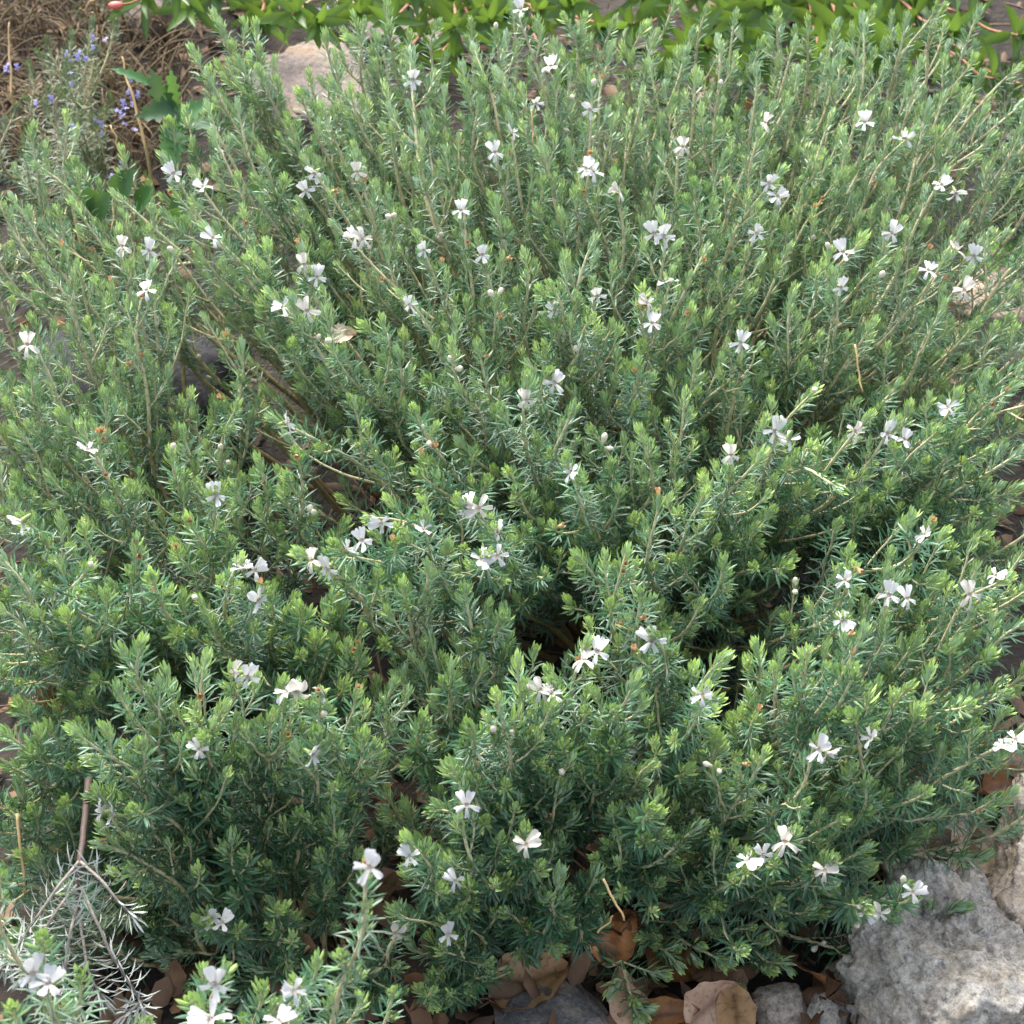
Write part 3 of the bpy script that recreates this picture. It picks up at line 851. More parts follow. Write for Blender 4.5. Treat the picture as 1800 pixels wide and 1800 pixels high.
# shoots read from the photograph: tip, a lower point of the same stem, depth offset, side shoots
HAND = [
    ('main', 1052, 405, 925, 740, -.13, 9), ('main', 965, 505, 985, 605, -.10, 3), ('main', 1045, 545, 990, 600, -.11, 3), ('main', 1010, 715, 930, 810, -.08, 4), ('main', 795, 600, 830, 760, -.07, 3), ('main', 840, 610, 880, 760, -.07, 3), ('main', 725, 735, 770, 810, -.05, 4),
    ('main', 385, 45, 450, 200, .02, 5), ('main', 412, 95, 470, 240, .01, 5), ('main', 462, 112, 500, 250, .01, 4), ('main', 545, 112, 570, 240, .01, 4), ('main', 570, 62, 590, 200, .02, 4), ('main', 612, 28, 640, 160, .02, 4), ('main', 655, 92, 670, 220, .01, 4), ('main', 722, 62, 720, 190, .02, 4), ('main', 820, 30, 830, 160, .02, 4), ('main', 905, 5, 910, 140, .02, 4), ('main', 1030, 30, 1020, 150, .02, 4), ('main', 1130, 35, 1100, 160, .02, 4), ('main', 1240, 20, 1220, 140, .02, 4), ('main', 1540, 5, 1510, 130, .02, 4), ('main', 1680, 5, 1640, 120, .02, 4),
    ('main', 362, 12, 480, 290, .0, 9), ('main', 335, 75, 420, 240, .0, 5), ('main', 440, 55, 470, 230, .0, 5), ('main', 600, 75, 700, 110, .0, 4), ('main', 690, 5, 685, 200, .0, 4), ('main', 650, 40, 640, 200, .0, 4), ('main', 770, 35, 752, 180, .0, 4), ('main', 870, 60, 890, 160, 0, 4), ('main', 945, 30, 950, 200, 0, 4),
    ('main', 985, 15, 1040, 90, 0, 5), ('main', 1075, 20, 1010, 130, 0, 5), ('main', 1190, 5, 1080, 130, 0, 5), ('main', 1295, 35, 1260, 180, 0, 5), ('main', 1330, 70, 1300, 170, 0, 5), ('main', 1372, 15, 1372, 130, 0, 4), ('main', 1430, 30, 1420, 130, 0, 5), ('main', 1480, 50, 1460, 140, 0, 4), ('main', 1590, 40, 1540, 220, 0, 4), ('main', 1640, 15, 1600, 90, 0, 4), ('main', 1725, 15, 1640, 220, -.01, 8), ('main', 1795, 110, 1680, 190, -.02, 5), ('main', 1700, 95, 1650, 200, 0, 4), ('main', 1740, 230, 1640, 330, -.02, 6), ('main', 1790, 225, 1740, 340, -.03, 5), ('main', 1340, 240, 1310, 450, -.06, 6), ('main', 1215, 340, 1260, 440, -.05, 4), ('main', 1290, 580, 1250, 680, -.06, 4),
    ('main', 340, 430, 470, 560, -.02, 5), ('main', 445, 330, 520, 420, 0, 4), ('main', 300, 335, 400, 480, 0, 5), ('main', 520, 150, 560, 280, 0, 4), ('main', 585, 95, 610, 230, 0, 4), ('main', 490, 205, 540, 320, 0, 4), ('main', 625, 160, 640, 290, 0, 4), ('left', 107, 190, 110, 380, .04, 5), ('left', 65, 215, 28, 340, .04, 4), ('left', 150, 280, 170, 350, .04, 4), ('left', 225, 265, 260, 360, .03, 4), ('main', 325, 195, 350, 320, .04, 4), ('main', 285, 212, 295, 290, .04, 4),
    ('left', 20, 1350, 120, 1400, .02, 5), ('left', 105, 1340, 170, 1400, .04, 5), ('left', 40, 1440, 130, 1480, .05, 5), ('left', 110, 1470, 170, 1500, .07, 4), ('left', 30, 1230, 110, 1300, .04, 5), ('left', 165, 1210, 220, 1290, .04, 5), ('left', 0, 1560, 80, 1600, .06, 4), ('left', 200, 1540, 240, 1590, .08, 4), ('left', 70, 1150, 160, 1240, .04, 5), ('left', 470, 1040, 480, 1130, .02, 5), ('left', 530, 1060, 520, 1140, .03, 5), ('fan', 340, 1580, 420, 1620, .06, 4), ('fan', 270, 1680, 360, 1680, .08, 4), ('fan', 100, 1590, 190, 1620, .08, 4),
    ('main', 1790, 860, 1690, 930, .0, 6), ('main', 1750, 935, 1660, 990, .02, 6), ('right', 1800, 1030, 1700, 1090, .0, 6), ('main', 1740, 790, 1650, 850, .0, 6), ('right', 1720, 1110, 1620, 1180, .0, 6), ('main', 1795, 640, 1700, 720, .0, 6), ('main', 1660, 860, 1590, 930, .03, 6), ('right', 1650, 1040, 1580, 1100, .02, 5), ('main', 1720, 590, 1620, 660, .02, 5),
    ('main', 1780, 980, 1680, 1030, .06, 6), ('main', 1810, 730, 1720, 800, .04, 6), ('main', 1700, 960, 1620, 1020, .07, 6), ('main', 1740, 880, 1650, 950, .07, 6), ('main', 1690, 640, 1600, 740, .05, 6), ('main', 1780, 560, 1680, 650, .05, 5), ('right', 1760, 1080, 1660, 1150, .07, 6), ('right', 1800, 1180, 1700, 1230, .06, 6), ('left', 560, 1110, 540, 1190, .04, 6), ('fan', 620, 1130, 600, 1230, .04, 6), ('fan', 600, 1050, 590, 1160, .05, 6), ('left', 40, 1000, 120, 1100, .04, 6), ('left', 20, 870, 90, 960, .04, 6), ('left', 50, 560, 120, 660, .05, 5),
    ('left', 65, 470, 200, 660, -.03, 5), ('left', 60, 640, 60, 780, -.03, 4), ('left', 0, 960, 135, 1240, -.08, 5), ('left', -20, 1060, 110, 1170, -.06, 4), ('left', 145, 985, 100, 1110, -.08, 3), ('left', 410, 710, 405, 800, -.03, 4), ('left', 520, 800, 540, 940, -.04, 4), ('left', 300, 800, 340, 960, -.02, 3), ('left', 235, 940, 245, 1080, -.04, 3), ('left', 180, 700, 190, 900, -.03, 5), ('left', 265, 1000, 310, 1100, -.04, 3), ('left', -10, 1290, 130, 1380, -.03, 4), ('left', 60, 1310, 150, 1400, -.02, 3),
    ('fan', 250, 1130, 265, 1270, -.09, 6), ('fan', 210, 1190, 290, 1370, -.09, 6), ('fan', 135, 1265, 320, 1400, -.09, 5), ('fan', 155, 1340, 310, 1430, -.07, 3), ('fan', 370, 1155, 310, 1340, -.08, 4), ('fan', 390, 1250, 345, 1400, -.06, 4), ('fan', 475, 1270, 455, 1420, -.05, 5), ('fan', 525, 1330, 525, 1500, -.03, 4), ('fan', 175, 1490, 380, 1550, -.04, 2), ('fan', 170, 1395, 350, 1470, -.05, 3), ('fan', 215, 1430, 340, 1520, -.04, 2), ('fan', 590, 1430, 575, 1570, -.02, 4), ('fan', 405, 1470, 430, 1560, -.03, 3), ('fan', 640, 1290, 630, 1390, -.04, 5), ('fan', 700, 1190, 670, 1290, -.03, 5), ('fan', 185, 1610, 320, 1640, .02, 3),
    ('front', 895, 1165, 900, 1330, -.08, 6), ('front', 860, 1230, 905, 1370, -.09, 5), ('front', 820, 1275, 870, 1370, -.08, 5), ('front', 965, 1230, 925, 1390, -.07, 4), ('front', 795, 1335, 870, 1420, -.06, 5), ('front', 1110, 1200, 1050, 1330, -.05, 6), ('front', 755, 1420, 840, 1470, -.03, 4), ('front', 990, 1390, 960, 1480, -.02, 4), ('front', 740, 1500, 830, 1540, .0, 4), ('front', 805, 1500, 880, 1540, -.01, 3), ('front', 910, 1600, 905, 1680, .0, 3), ('front', 1020, 1640, 980, 1640, .03, 3), ('front', 930, 1690, 920, 1650, .05, 2), ('front', 800, 1640, 780, 1720, -.01, 3),
    ('front', 740, 1010, 745, 1130, -.05, 5), ('front', 710, 1000, 720, 1100, -.05, 4), ('front', 820, 1035, 812, 1190, -.05, 4), ('front', 880, 1080, 860, 1180, -.03, 4), ('right', 1100, 960, 1080, 1130, -.05, 5), ('right', 1130, 1040, 1110, 1150, -.06, 4), ('right', 1190, 1150, 1130, 1220, -.04, 4),
    ('right', 1520, 1110, 1440, 1260, -.1, 6), ('right', 1413, 1140, 1405, 1240, -.07, 4), ('right', 1260, 1160, 1200, 1270, -.04, 4), ('right', 1500, 1185, 1460, 1270, -.08, 4), ('right', 1555, 960, 1540, 1100, -.03, 4), ('right', 1810, 960, 1700, 1060, -.05, 6), ('right', 1815, 1100, 1690, 1200, -.05, 6), ('right', 1700, 1240, 1600, 1300, -.04, 5), ('right', 1610, 1210, 1530, 1300, -.04, 5), ('right', 1780, 1200, 1660, 1290, -.04, 4), ('right', 1530, 1370, 1490, 1480, -.04, 4), ('right', 1340, 1330, 1300, 1420, -.04, 5), ('right', 1460, 1440, 1410, 1500, -.03, 4), ('right', 1620, 1390, 1540, 1450, -.03, 4),
    ('right', 1190, 1695, 1110, 1620, .10, 2), ('right', 1265, 1705, 1180, 1640, .10, 2), ('right', 1395, 1725, 1300, 1650, .10, 2), ('right', 1575, 1655, 1430, 1690, .06, 1), ('right', 1690, 1580, 1500, 1640, .06, 2), ('right', 1810, 1415, 1560, 1590, .05, 2), ('right', 1790, 1370, 1580, 1510, .05, 2), ('right', 1230, 1460, 1050, 1540, .0, 2), ('right', 1440, 1570, 1200, 1620, .02, 1), ('right', 1350, 1530, 1150, 1590, .02, 2), ('front', 1125, 1790, 1100, 1700, .16, 0),
    ('main', 1240, 860, 1160, 980, -.05, 4), ('main', 1340, 800, 1230, 930, -.05, 5), ('main', 1430, 690, 1350, 790, -.04, 5), ('main', 1210, 690, 1170, 850, -.05, 4), ('main', 1050, 750, 1090, 860, -.03, 4), ('main', 890, 830, 940, 900, -.02, 4), ('main', 1800, 790, 1610, 900, -.03, 6), ('main', 1790, 690, 1650, 800, -.03, 5), ('main', 1590, 660, 1480, 780, -.03, 6), ('main', 1540, 560, 1440, 690, -.03, 6),
    ('near', 78, 1650, 72, 1790, -.40, 3), ('near', 140, 1715, 135, 1820, -.33, 4), ('near', 20, 1770, 40, 1840, -.38, 4), ('near', 355, 1715, 365, 1810, -.32, 3), ('near', 660, 1520, 605, 1770, -.36, 7), ('near', 450, 1745, 470, 1830, -.30, 3), ('near', 540, 1680, 545, 1790, -.31, 3), ('near', 575, 1765, 580, 1850, -.33, 3), ('near', -10, 1530, 5, 1650, -.33, 3), ('near', 690, 1750, 680, 1850, -.22, 4), ('near', 235, 1790, 230, 1850, -.3, 3),
]
VTOP = ([-40, 0, 60, 110, 170, 230, 290, 340, 348, 400, 470, 560, 600, 640, 700, 800, 850, 950, 1100, 1200, 1300, 1500, 1600, 1700, 1740, 1840],
        [320, 310, 240, 210, 300, 290, 240, 220, 70, 30, 110, 110, 80, 20, 40, 80, 40, 0, 10, 60, 20, 20, 10, 10, 110, 130])
VBOT = ([-40, 60, 240, 300, 860, 900, 1000, 1080, 1480, 1560, 1640, 1720, 1840],
        [1660, 1640, 1600, 1760, 1740, 1660, 1600, 1570, 1600, 1540, 1420, 1320, 1270])
GAPS = [(180, 640, 45), (280, 850, 60), (330, 1000, 35), (130, 880, 40), (690, 1330, 40), (1280, 1650, 50), (440, 1560, 35), (930, 1040, 75), (1010, 1060, 50), (1480, 950, 65), (1290, 1060, 55), (640, 830, 50), (245, 740, 60), (115, 590, 30), (60, 1200, 75), (740, 1430, 55), (1180, 1240, 50), (1760, 300, 70), (1770, 500, 45), (490, 1420, 35), (905, 590, 30), (1480, 570, 30), (1330, 990, 40), (1700, 260, 40), (690, 1650, 60), (1130, 1290, 40)]


def region(u, v):
    j = random.uniform(-40, 40)
    if v > 1640 + j and u > 860: return 'right' if u > 1080 else 'front'
    if u < 470 + j and 430 < v < 1180 + j * 0.5 and u < 470 - (v < 600) * 150: return 'left'
    if v > 1110 + j and u < 690 + j: return 'fan'
    if u < 200 and v > 1180: return 'left'
    if v > 1060 + j and u < 1060 + j: return 'front'
    if v > 1080 + j * 0.6 + max(0, (u - 1500)) * -0.35: return 'right'
    return 'main'


TIPS = []   # key, tip point, direction, side shoots, layer
for (k, u, v, bu, bv, off, ns) in HAND:
    D = canopy(u, v) + off
    T = at(u, v, D)
    if T[2] < 0.03: T = G(u, v, 0.03)
    Dl = min(canopy(u, v) + off + 0.05, gdepth(bu, bv, 0.02))
    B = at(bu, bv, Dl)
    TIPS.append((k, T, T - B, ns, 0, B))
occ = [(t[0], t[1]) for t in [(h[1], h[2]) for h in HAND]]


def outward(key, T):
    R = np.array(SHRUBS[key].location)
    h = (T - R) * np.array([1, 1, 0])
    n = np.linalg.norm(h)
    return unit(np.array([0, 0, 1.0]) + h / max(n, 1e-6) * min(.9, n * 1.8) + rng.normal(0, 0.22, 3))


flower_jobs = []
for src, mul in ((FL, 1), (FL_NEAR, 1)):
    used = []
    for (u, v, s) in src:
        near_ = src is FL_NEAR
        mate = next((x for x in used if math.hypot(u - x[0], v - x[1]) < 40), None)
        if mate is not None:
            T, key, tdir = mate[2], mate[3], mate[4]
        else:
            key = 'near' if near_ else region(u, v)
            tv = v - 30
            D = canopy(u, v) - (0.36 if near_ else 0.055)
            D = min(D, gdepth(u, v, 0.045))
            T = at(u, v, D)
            tdir = outward(key, T)
            T = T + tdir * 0.015 + FWD * 0.004
            if not (near_ and u in (58, 650)):
                TIPS.append((key, T, tdir, 3, 0, None))
                occ.append((u, tv))
            used.append((u, v, T, key, tdir))
        dT = float(np.dot(T - tdir * 0.015 - CAM, FWD))
        flower_jobs.append((key, at(u, v, dT - (0.045 if near_ else 0.013)), tdir, s))


def fill(n_try, space, off, lo, hi, layer, ns):
    cnt = 0
    for _ in range(n_try):
        u, v = random.uniform(-70, 1870), random.uniform(0, 1780)
        if v < interp(u, *VTOP) + (20 if layer else 0) or v > interp(u, *VBOT): continue
        if layer == 1 and u < 400 and 520 < v < 1120 and random.random() < .6: continue
        if any(math.hypot(u - a, v - b) < r * (1.2 if layer == 0 else 1.0) for a, b, r in GAPS): continue
        sp = space * interp(v, [0, 900, 1800], [0.78, 1.0, 1.05])
        if any((u - a) ** 2 + (v - b) ** 2 < sp * sp for a, b in occ): continue
        occ.append((u, v))
        key = region(u, v)
        D = canopy(u, v) + off + random.uniform(lo, hi)
        D = min(D, gdepth(u, v, random.uniform(0.03, 0.09)))
        T = at(u, v, D)
        TIPS.append((key, T, outward(key, T), ns, layer, None))
        cnt += 1
    return cnt


fill(7000, 70, 0.0, -0.05, 0.055, 0, 5)
_o = list(occ)
occv = [p for p in occ if p[1] < 300]
occ[:] = occv
VB = VBOT
VBOT = ([-100, 1900], [230, 230])
fill(2500, 46, 0.0, -0.03, 0.06, 0, 3)
VBOT = VB
occ.clear()
fill(2500, 118, 0.10, -0.03, 0.05, 1, 4)

counts = {}
for t in TIPS:
    counts.setdefault(t[0], []).append(t)
print({k: len(x) for k, x in counts.items()})
for key, lst in counts.items():
    S = SHRUBS[key]
    lst.sort(key=lambda t: t[4])
    rest = []
    for i, (k, T, td, ns, layer, B) in enumerate(lst):
        R = np.array(S.location)
        h = (T - R) * np.array([1, 1, 0])
        hl = np.linalg.norm(h)
        rootp = R + unit(h) * min(0.05, hl * 0.25) + rng.normal(0, 0.012, 3) * np.array([1, 1, 0])
        if hl > 0.2:   # far boughs rise from a layered stem nearer to them
            rootp = R + h * (1 - 0.2 / hl) * 0.8 + rng.normal(0, 0.02, 3) * np.array([1, 1, 0])
        rootp[2] = 0.0 if key != 'near' else max(0.0, T[2] - 0.28)
        td = unit(td)
        low = T[2] < 0.09
        pv = 900 - ((T - CAM) @ UPV) / ((T - CAM) @ FWD) / HALF * 900
        long = layer == 0 and (rng.random() < interp(pv, [0, 500, 900, 1500], [.5, .4, .25, .15])) and key != 'right'
        b, P = make_bough(rootp, T, td, S, nside=ns + (0 if key == 'near' else 4 if layer == 0 else 2), size=(0.88 if key == 'near' else interp(pv, [0, 500, 900, 1300], [.76, .8, .9, .98])) * rng.uniform(.84, 1.14), bare=0.25 if layer else 0.3, rise=0.25 if low else 0.8, young=(0.6 if layer else 1.0) * rng.uniform(.55, 1.1), thin=rng.choice([1, 1, .85, .7]), inter=rng.uniform(.0046, .0062),
                          sidelen=.45 if key == 'near' else (0.9 if layer else 1.0), mid=B, long=long and not low, wide=1.1 if low else .92, up_side=0.25 if low else 0.5)
        if i >= 99:
            rest.append((b, b.children[0]))
    if rest:    # past the hundred that show largest, the remaining boughs become one part
        for kind_i, nm, mt in ((0, 'inner_branches', M_STEM), (1, 'foliage', M_LEAF)):
            M = Mesh()
            for pr in rest:
                me = pr[kind_i].data
                nv = len(me.vertices)
                co = np.empty(nv * 3, np.float32); me.vertices.foreach_get('co', co)
                lp = np.empty(len(me.loops), np.int32); me.loops.foreach_get('vertex_index', lp)
                sz = np.empty(len(me.polygons), np.int32); me.polygons.foreach_get('loop_total', sz)
                ag = np.empty(nv, np.float32); me.attributes['age'].data.foreach_get('value', ag)
                rn = np.empty(nv, np.float32); me.attributes['rnd'].data.foreach_get('value', rn)
                M.add(co.reshape(-1, 3), lp, sz, ag, rn)
            me = M.data(nm, mt)
            o = bpy.data.objects.new(nm, me)
            COL.objects.link(o)
            if kind_i == 0:
                o.parent = S; tag(o, kind='stuff'); host = o
            else:
                o.parent = host; tag(o, kind='stuff')
        for pr in rest:
            for o in (pr[1], pr[0]):
                me = o.data
                bpy.data.objects.remove(o)
                bpy.data.meshes.remove(me)

TOCAM = -FWD
nfl = {}
for i, (key, p, td, s) in enumerate(flower_jobs):
    S = SHRUBS[key]
    out = unit(TOCAM * 0.75 + rng.normal(0, 0.52, 3) + np.array([0, -0.1, 0.15]))
    fo = place(FLOWERS[(i * 5) % 14], 'flower', S, p, out, td + rng.normal(0, 0.2, 3), (1.06 if key == 'near' else 0.9) * (0.45 + 0.55 * s))
    c = bpy.data.objects.new('calyx', CALYX)
    COL.objects.link(c)
    c.parent = fo
    nfl[key] = nfl.get(key, 0) + 1
print('flowers', nfl)


SP_P = np.concatenate([p for _, p in STEMPTS])
SP_S = np.concatenate([np.full(len(p), i) for i, (_, p) in enumerate(STEMPTS)])
_r = SP_P - CAM
SP_D = _r @ FWD
SP_U = 900 + (_r @ RGT) / SP_D / HALF * 900
SP_V = 900 - (_r @ UPV) / SP_D / HALF * 900


def sprig(src, me, name, s0):
    """small parts sit in the leaf axils of the frontmost shoot near where the photograph shows them"""
    for (u, v) in src:
        pd = np.hypot(SP_U - u, SP_V - v)
        i = int(np.argmin(SP_D * 900 + pd * 2.0 + (pd > 30) * 1e3))
        S = STEMPTS[SP_S[i]][0]
        out = unit(TOCAM * 0.6 + rng.normal(0, 0.4, 3) + np.array([0, 0, 0.45]))
        place(me, name, S, SP_P[i] + out * (0.0085 if name == 'dried_calyx' else 0.004), out, (0, 0, 1), s0 * rng.uniform(0.85, 1.15))


sprig(BUDS, BUD, 'flower_bud', 1.0)
DRY += [(random.uniform(60, 1740), random.uniform(250, 1550)) for _ in range(40)]
BUDS += [(random.uniform(60, 1740), random.uniform(250, 1550)) for _ in range(12)]
sprig(DRY, DRIED, 'dried_calyx', 0.72)


# ------------------------------------------------------------------ dry silvery branch hanging at lower left
def line_branch(key_obj, pts, St, r, age, leafM=None, **kw):
    P = np.array([np.asarray(p) for p in pts])
    P, q, L = resample(P, 0.005)
    P = wobble(P, 0.0012)
    add_tube(St, P, np.linspace(r[0], r[1], len(P)), np.linspace(age[0], age[1], len(P)))
    if leafM is not None:
        leafy(leafM, P, **kw)
    return P


DB = empty('dry_branch', at(150, 1390, 1.50))
tag(DB, 'dead silvery twiggy branch hanging upside down in the lower left corner', 'branch')
org = np.array(DB.location)
St = Mesh()
line_branch(DB, [at(156, 1370, 1.50), at(147, 1460, 1.45), at(140, 1520, 1.43), at(138, 1560, 1.43), at(136, 1610, 1.43)], St, (0.0024, 0.0016), (0.0, 0.1))
St.build('stem', M_DEADSTEM, DB, org)
for pts in ([(138, 1515), (105, 1555), (60, 1620), (20, 1680), (-10, 1720)], [(136, 1555), (100, 1600), (75, 1640), (50, 1690), (30, 1740)], [(136, 1590), (125, 1630), (115, 1700), (112, 1770), (110, 1830)],
            [(142, 1558), (165, 1610), (200, 1680), (235, 1745), (265, 1810)], [(142, 1515), (185, 1555), (220, 1595), (250, 1640)], [(138, 1600), (150, 1680), (165, 1735), (195, 1780)], [(250, 1760), (215, 1790), (200, 1810)]):
    St, Fo = Mesh(), Mesh()
    line_branch(DB, [at(u, v, 1.43 - 0.02 * math.sin(i)) for i, (u, v) in enumerate(pts)], St, (0.0011, 0.0007), (0.7, 1.0), Fo, start=0.05, size=1.0, young=0.6, inter=0.0046, per=4, thin=0.95, wide=0.62, droop=2.0, x0=.012)
    tw = St.build('twig', M_DEADSTEM, DB, org)
    Fo.build('foliage', M_DEAD, tw, org)


# ------------------------------------------------------------------ fallen leaves
def fallen_leaf(p, L, W, rot, material, label, tilt=(0.0, 0.0), curl=0.36, group='brown fallen leaves on the soil', hang=False):
    nl, nc = 16, 9
    t = np.linspace(0, 1, nl)
    prof = np.sin(np.clip(t, 0, 1) ** 0.8 * math.pi) ** 0.75
    prof[-1] = 0.02; prof[0] = 0.05
    cols = np.linspace(-1, 1, nc)
    tt, cc = np.meshgrid(t, cols, indexing='ij')
    ph = rng.random(4) * 6.28
    edge = 1 + 0.06 * np.sin(tt * 23 + ph[0]) * np.abs(cc)
    X = (tt - 0.5) * L
    Y = cc * prof[:, None] * W * 0.5 * edge
    Z = curl * W * (cc ** 2) * (0.4 + 0.6 * np.sin(tt * 2.5 + ph[1])) + 0.07 * L * np.sin(tt * 3 + ph[2]) + 0.025 * W * np.sin(tt * 14 + np.abs(cc) * 6 + ph[3])
    v = np.stack([X, Y, Z - Z.min() * 0.5], -1).reshape(-1, 3)
    q = []
    for i in range(nl - 1):
        for j in range(nc - 1):
            q += [i * nc + j, i * nc + j + 1, (i + 1) * nc + j + 1, (i + 1) * nc + j]
    age = ((np.abs(cc) < 0.05) * 0.8 + (np.sin(tt * 34 + np.abs(cc) * -9) > 0.82) * 0.22).ravel()
    M = Mesh()
    M.add(v, q, np.full((nl - 1) * (nc - 1), 4), age, 0.5)
    o = bpy.data.objects.new('fallen_leaf', M.data('fallen_leaf', material))
    COL.objects.link(o)
    S = Mesh()
    P = np.array([[-L * 0.5, 0, v[:, 2].mean() * 0.6], [-L * 0.62, 0.004, 0.002], [-L * 0.75, 0.002, 0.004]])
    add_tube(S, P, [0.0009, 0.0007, 0.0008], 0.5, 5)
    st = bpy.data.objects.new('leaf_stalk', S.data('leaf_stalk', M_DKBROWN))
    COL.objects.link(st)
    st.parent = o
    o.location = p
    o.rotation_euler = (tilt[0], tilt[1], rot)
    tag(o, label, 'fallen leaf', group)
    return o


FALL = [
    (925, 1735, .012, .060, .042, .5, M_TAN, 'broad tan leaf lying beside the dark stone at the bottom', (.25, .1)),
    (1105, 1768, .012, .055, .040, 1.9, M_PINK, 'upright pinkish tan leaf right of the dark stone at the bottom edge', (.5, -.3)),
    (1135, 1292, .03, .045, .034, .3, M_TAN, 'tan leaf caught among dark stems in the gap below the shrub centre', (.5, .1)),
    (1080, 1655, .008, .05, .03, 1.2, M_BROWN, 'brown leaf in deep shade right under the front shrub', (.3, .2)),
    (1180, 1690, .008, .05, .036, 2.4, M_BROWN, 'wide golden brown leaf half hidden under the low green tufts', (.2, -.2)),
    (1245, 1770, .012, .048, .034, .9, M_PINK, 'curled pinkish brown leaf left of the small rough stone', (.7, .2)),
    (1298, 1785, .012, .045, .03, 1.5, M_TAN, 'folded tan leaf touching the small rough stone', (-.6, .3)),
    (1420, 1715, .012, .05, .026, 2.1, M_BROWN, 'long orange brown curled leaf above the small rough stone', (.8, .1)),
    (1470, 1740, .012, .045, .03, 1.0, M_DKBROWN, 'dark brown leaf leaning on the left side of the limestone', (.5, .5)),
    (1165, 1785, .01, .05, .022, .1, M_BROWN, 'narrow rust coloured leaf between two pinkish leaves at the bottom edge', (.4, 0)),
    (1150, 1640, .006, .05, .034, .2, M_DKBROWN, 'dark pointed leaf lying in shade above the low green tufts', (.2, .2)),
    (95, 1225, .05, .05, .036, 1.3, M_BROWN, 'rust brown leaf in the dark gap at the left edge', (.9, .2)),
    (1478, 572, .24, .034, .018, 1.9, M_BROWN, 'curled golden brown leaf caught in the foliage at upper right', (.7, .4)),
    (1655, 537, .12, .032, .018, .2, M_BROWN, 'brown leaf below a white flower near the pale rocks at right', (.3, .1)),
    (1765, 1385, .02, .06, .03, .5, M_BROWN, 'orange brown leaf at the right edge above the flat stone', (.4, .2)),
    (1770, 1340, .02, .05, .034, 2.6, M_DKBROWN, 'dull grey brown leaf at the right edge, above the orange one', (.3, .1)),
    (600, 588, .26, .022, .015, .1, M_CREAM, 'small cream dry leaf lodged in the upper left foliage', (.5, .1)),
    (1275, 1050, .03, .06, .03, 1.4, M_DKBROWN, 'dark brown leaf standing near the thick woody stem', (1.1, .1)),
    (1170, 1250, .02, .04, .026, 2.0, M_DKBROWN, 'greyish dark leaf just above the tan leaf in the central gap', (.6, .3)),
    (1322, 190, .25, .026, .013, .5, M_BROWN, 'slim brown leaf caught among upper right shoots', (.5, .3)),
    (1078, 1425, .04, .03, .02, .8, M_PINK, 'small pinkish leaf glimpsed between front stems', (.5, .2)),
    (1335, 1005, .0, .05, .03, .8, M_BROWN, 'brown leaf on dark soil below the thick woody stem', (.2, .2)),
    (1520, 880, .03, .04, .026, .4, M_BROWN, 'rusty leaf at the top of the dark gap right of centre', (.8, .2)),
]
for (u, v, z, L, W, rot, mt, lab, tl) in FALL:
    fallen_leaf(G(u, v, z), L, W, rot, mt, lab, tl)

# leaf litter, twigs and crumbs covering the soil: nobody could count them
LT = Mesh()
n = 3600
X = rng.uniform(-0.75, 0.75, n); Y = rng.uniform(0.78, 2.6, n)
B = np.stack([X, Y, gz(X, Y) + rng.uniform(0.002, 0.014, n)], 1)
an = rng.uniform(0, 6.28, n)
d = np.stack([np.cos(an), np.sin(an), rng.normal(0.08, 0.3, n)], 1)
nr = np.stack([rng.normal(0, .35, n), rng.normal(0, .35, n), np.ones(n)], 1)
add_leaves(LT, B, d, nr, rng.uniform(0.006, 0.036, n), rng.uniform(0.003, 0.017, n), rng.normal(0, .3, n), 0, fold=-0.2, tw=(0.85, 0.85), ts=(0.25, 0.7))
n = 420      # thicker under the front edge of the shrubs
X = rng.uniform(-0.32, 0.36, n); Y = rng.uniform(0.9, 1.2, n)
B = np.stack([X, Y, rng.uniform(0.002, 0.02, n)], 1)
an = rng.uniform(0, 6.28, n)
d = np.stack([np.cos(an), np.sin(an), rng.normal(0.1, 0.4, n)], 1)
nr = np.stack([rng.normal(0, .5, n), rng.normal(-.2, .5, n), np.ones(n)], 1)
add_leaves(LT, B, d, nr, rng.uniform(0.012, 0.034, n), rng.uniform(0.008, 0.02, n), rng.normal(0, .4, n), 0, fold=-0.25, tw=(0.85, 0.85), ts=(0.25, 0.7))
M_LIT = noise_material('leaf_litter', [(0.3, (0.05, 0.026, 0.014)), (0.5, (0.11, 0.058, 0.028)), (0.72, (0.21, 0.125, 0.065))], 20, 0.7, transl=0.1)
for k in range(900):
    x, y = rng.uniform(-.75, .75), rng.uniform(.8, 2.6)
    a = rng.uniform(0, 6.28); l = rng.uniform(.012, .05)
    c = np.array([x, y, rng.uniform(.003, .016)]); dd = np.array([math.cos(a), math.sin(a), rng.normal(0, .15)]) * l
    P = np.array([c - dd, c + np.array([rng.normal(0, .004), rng.normal(0, .004), .003]), c + dd])
    add_tube(LT, P, rng.uniform(.0005, .0012), 0, 4)
tag(LT.build('leaf_litter', M_LIT), 'brown leaf litter and thin twigs covering the soil', 'leaf litter', kind='stuff')


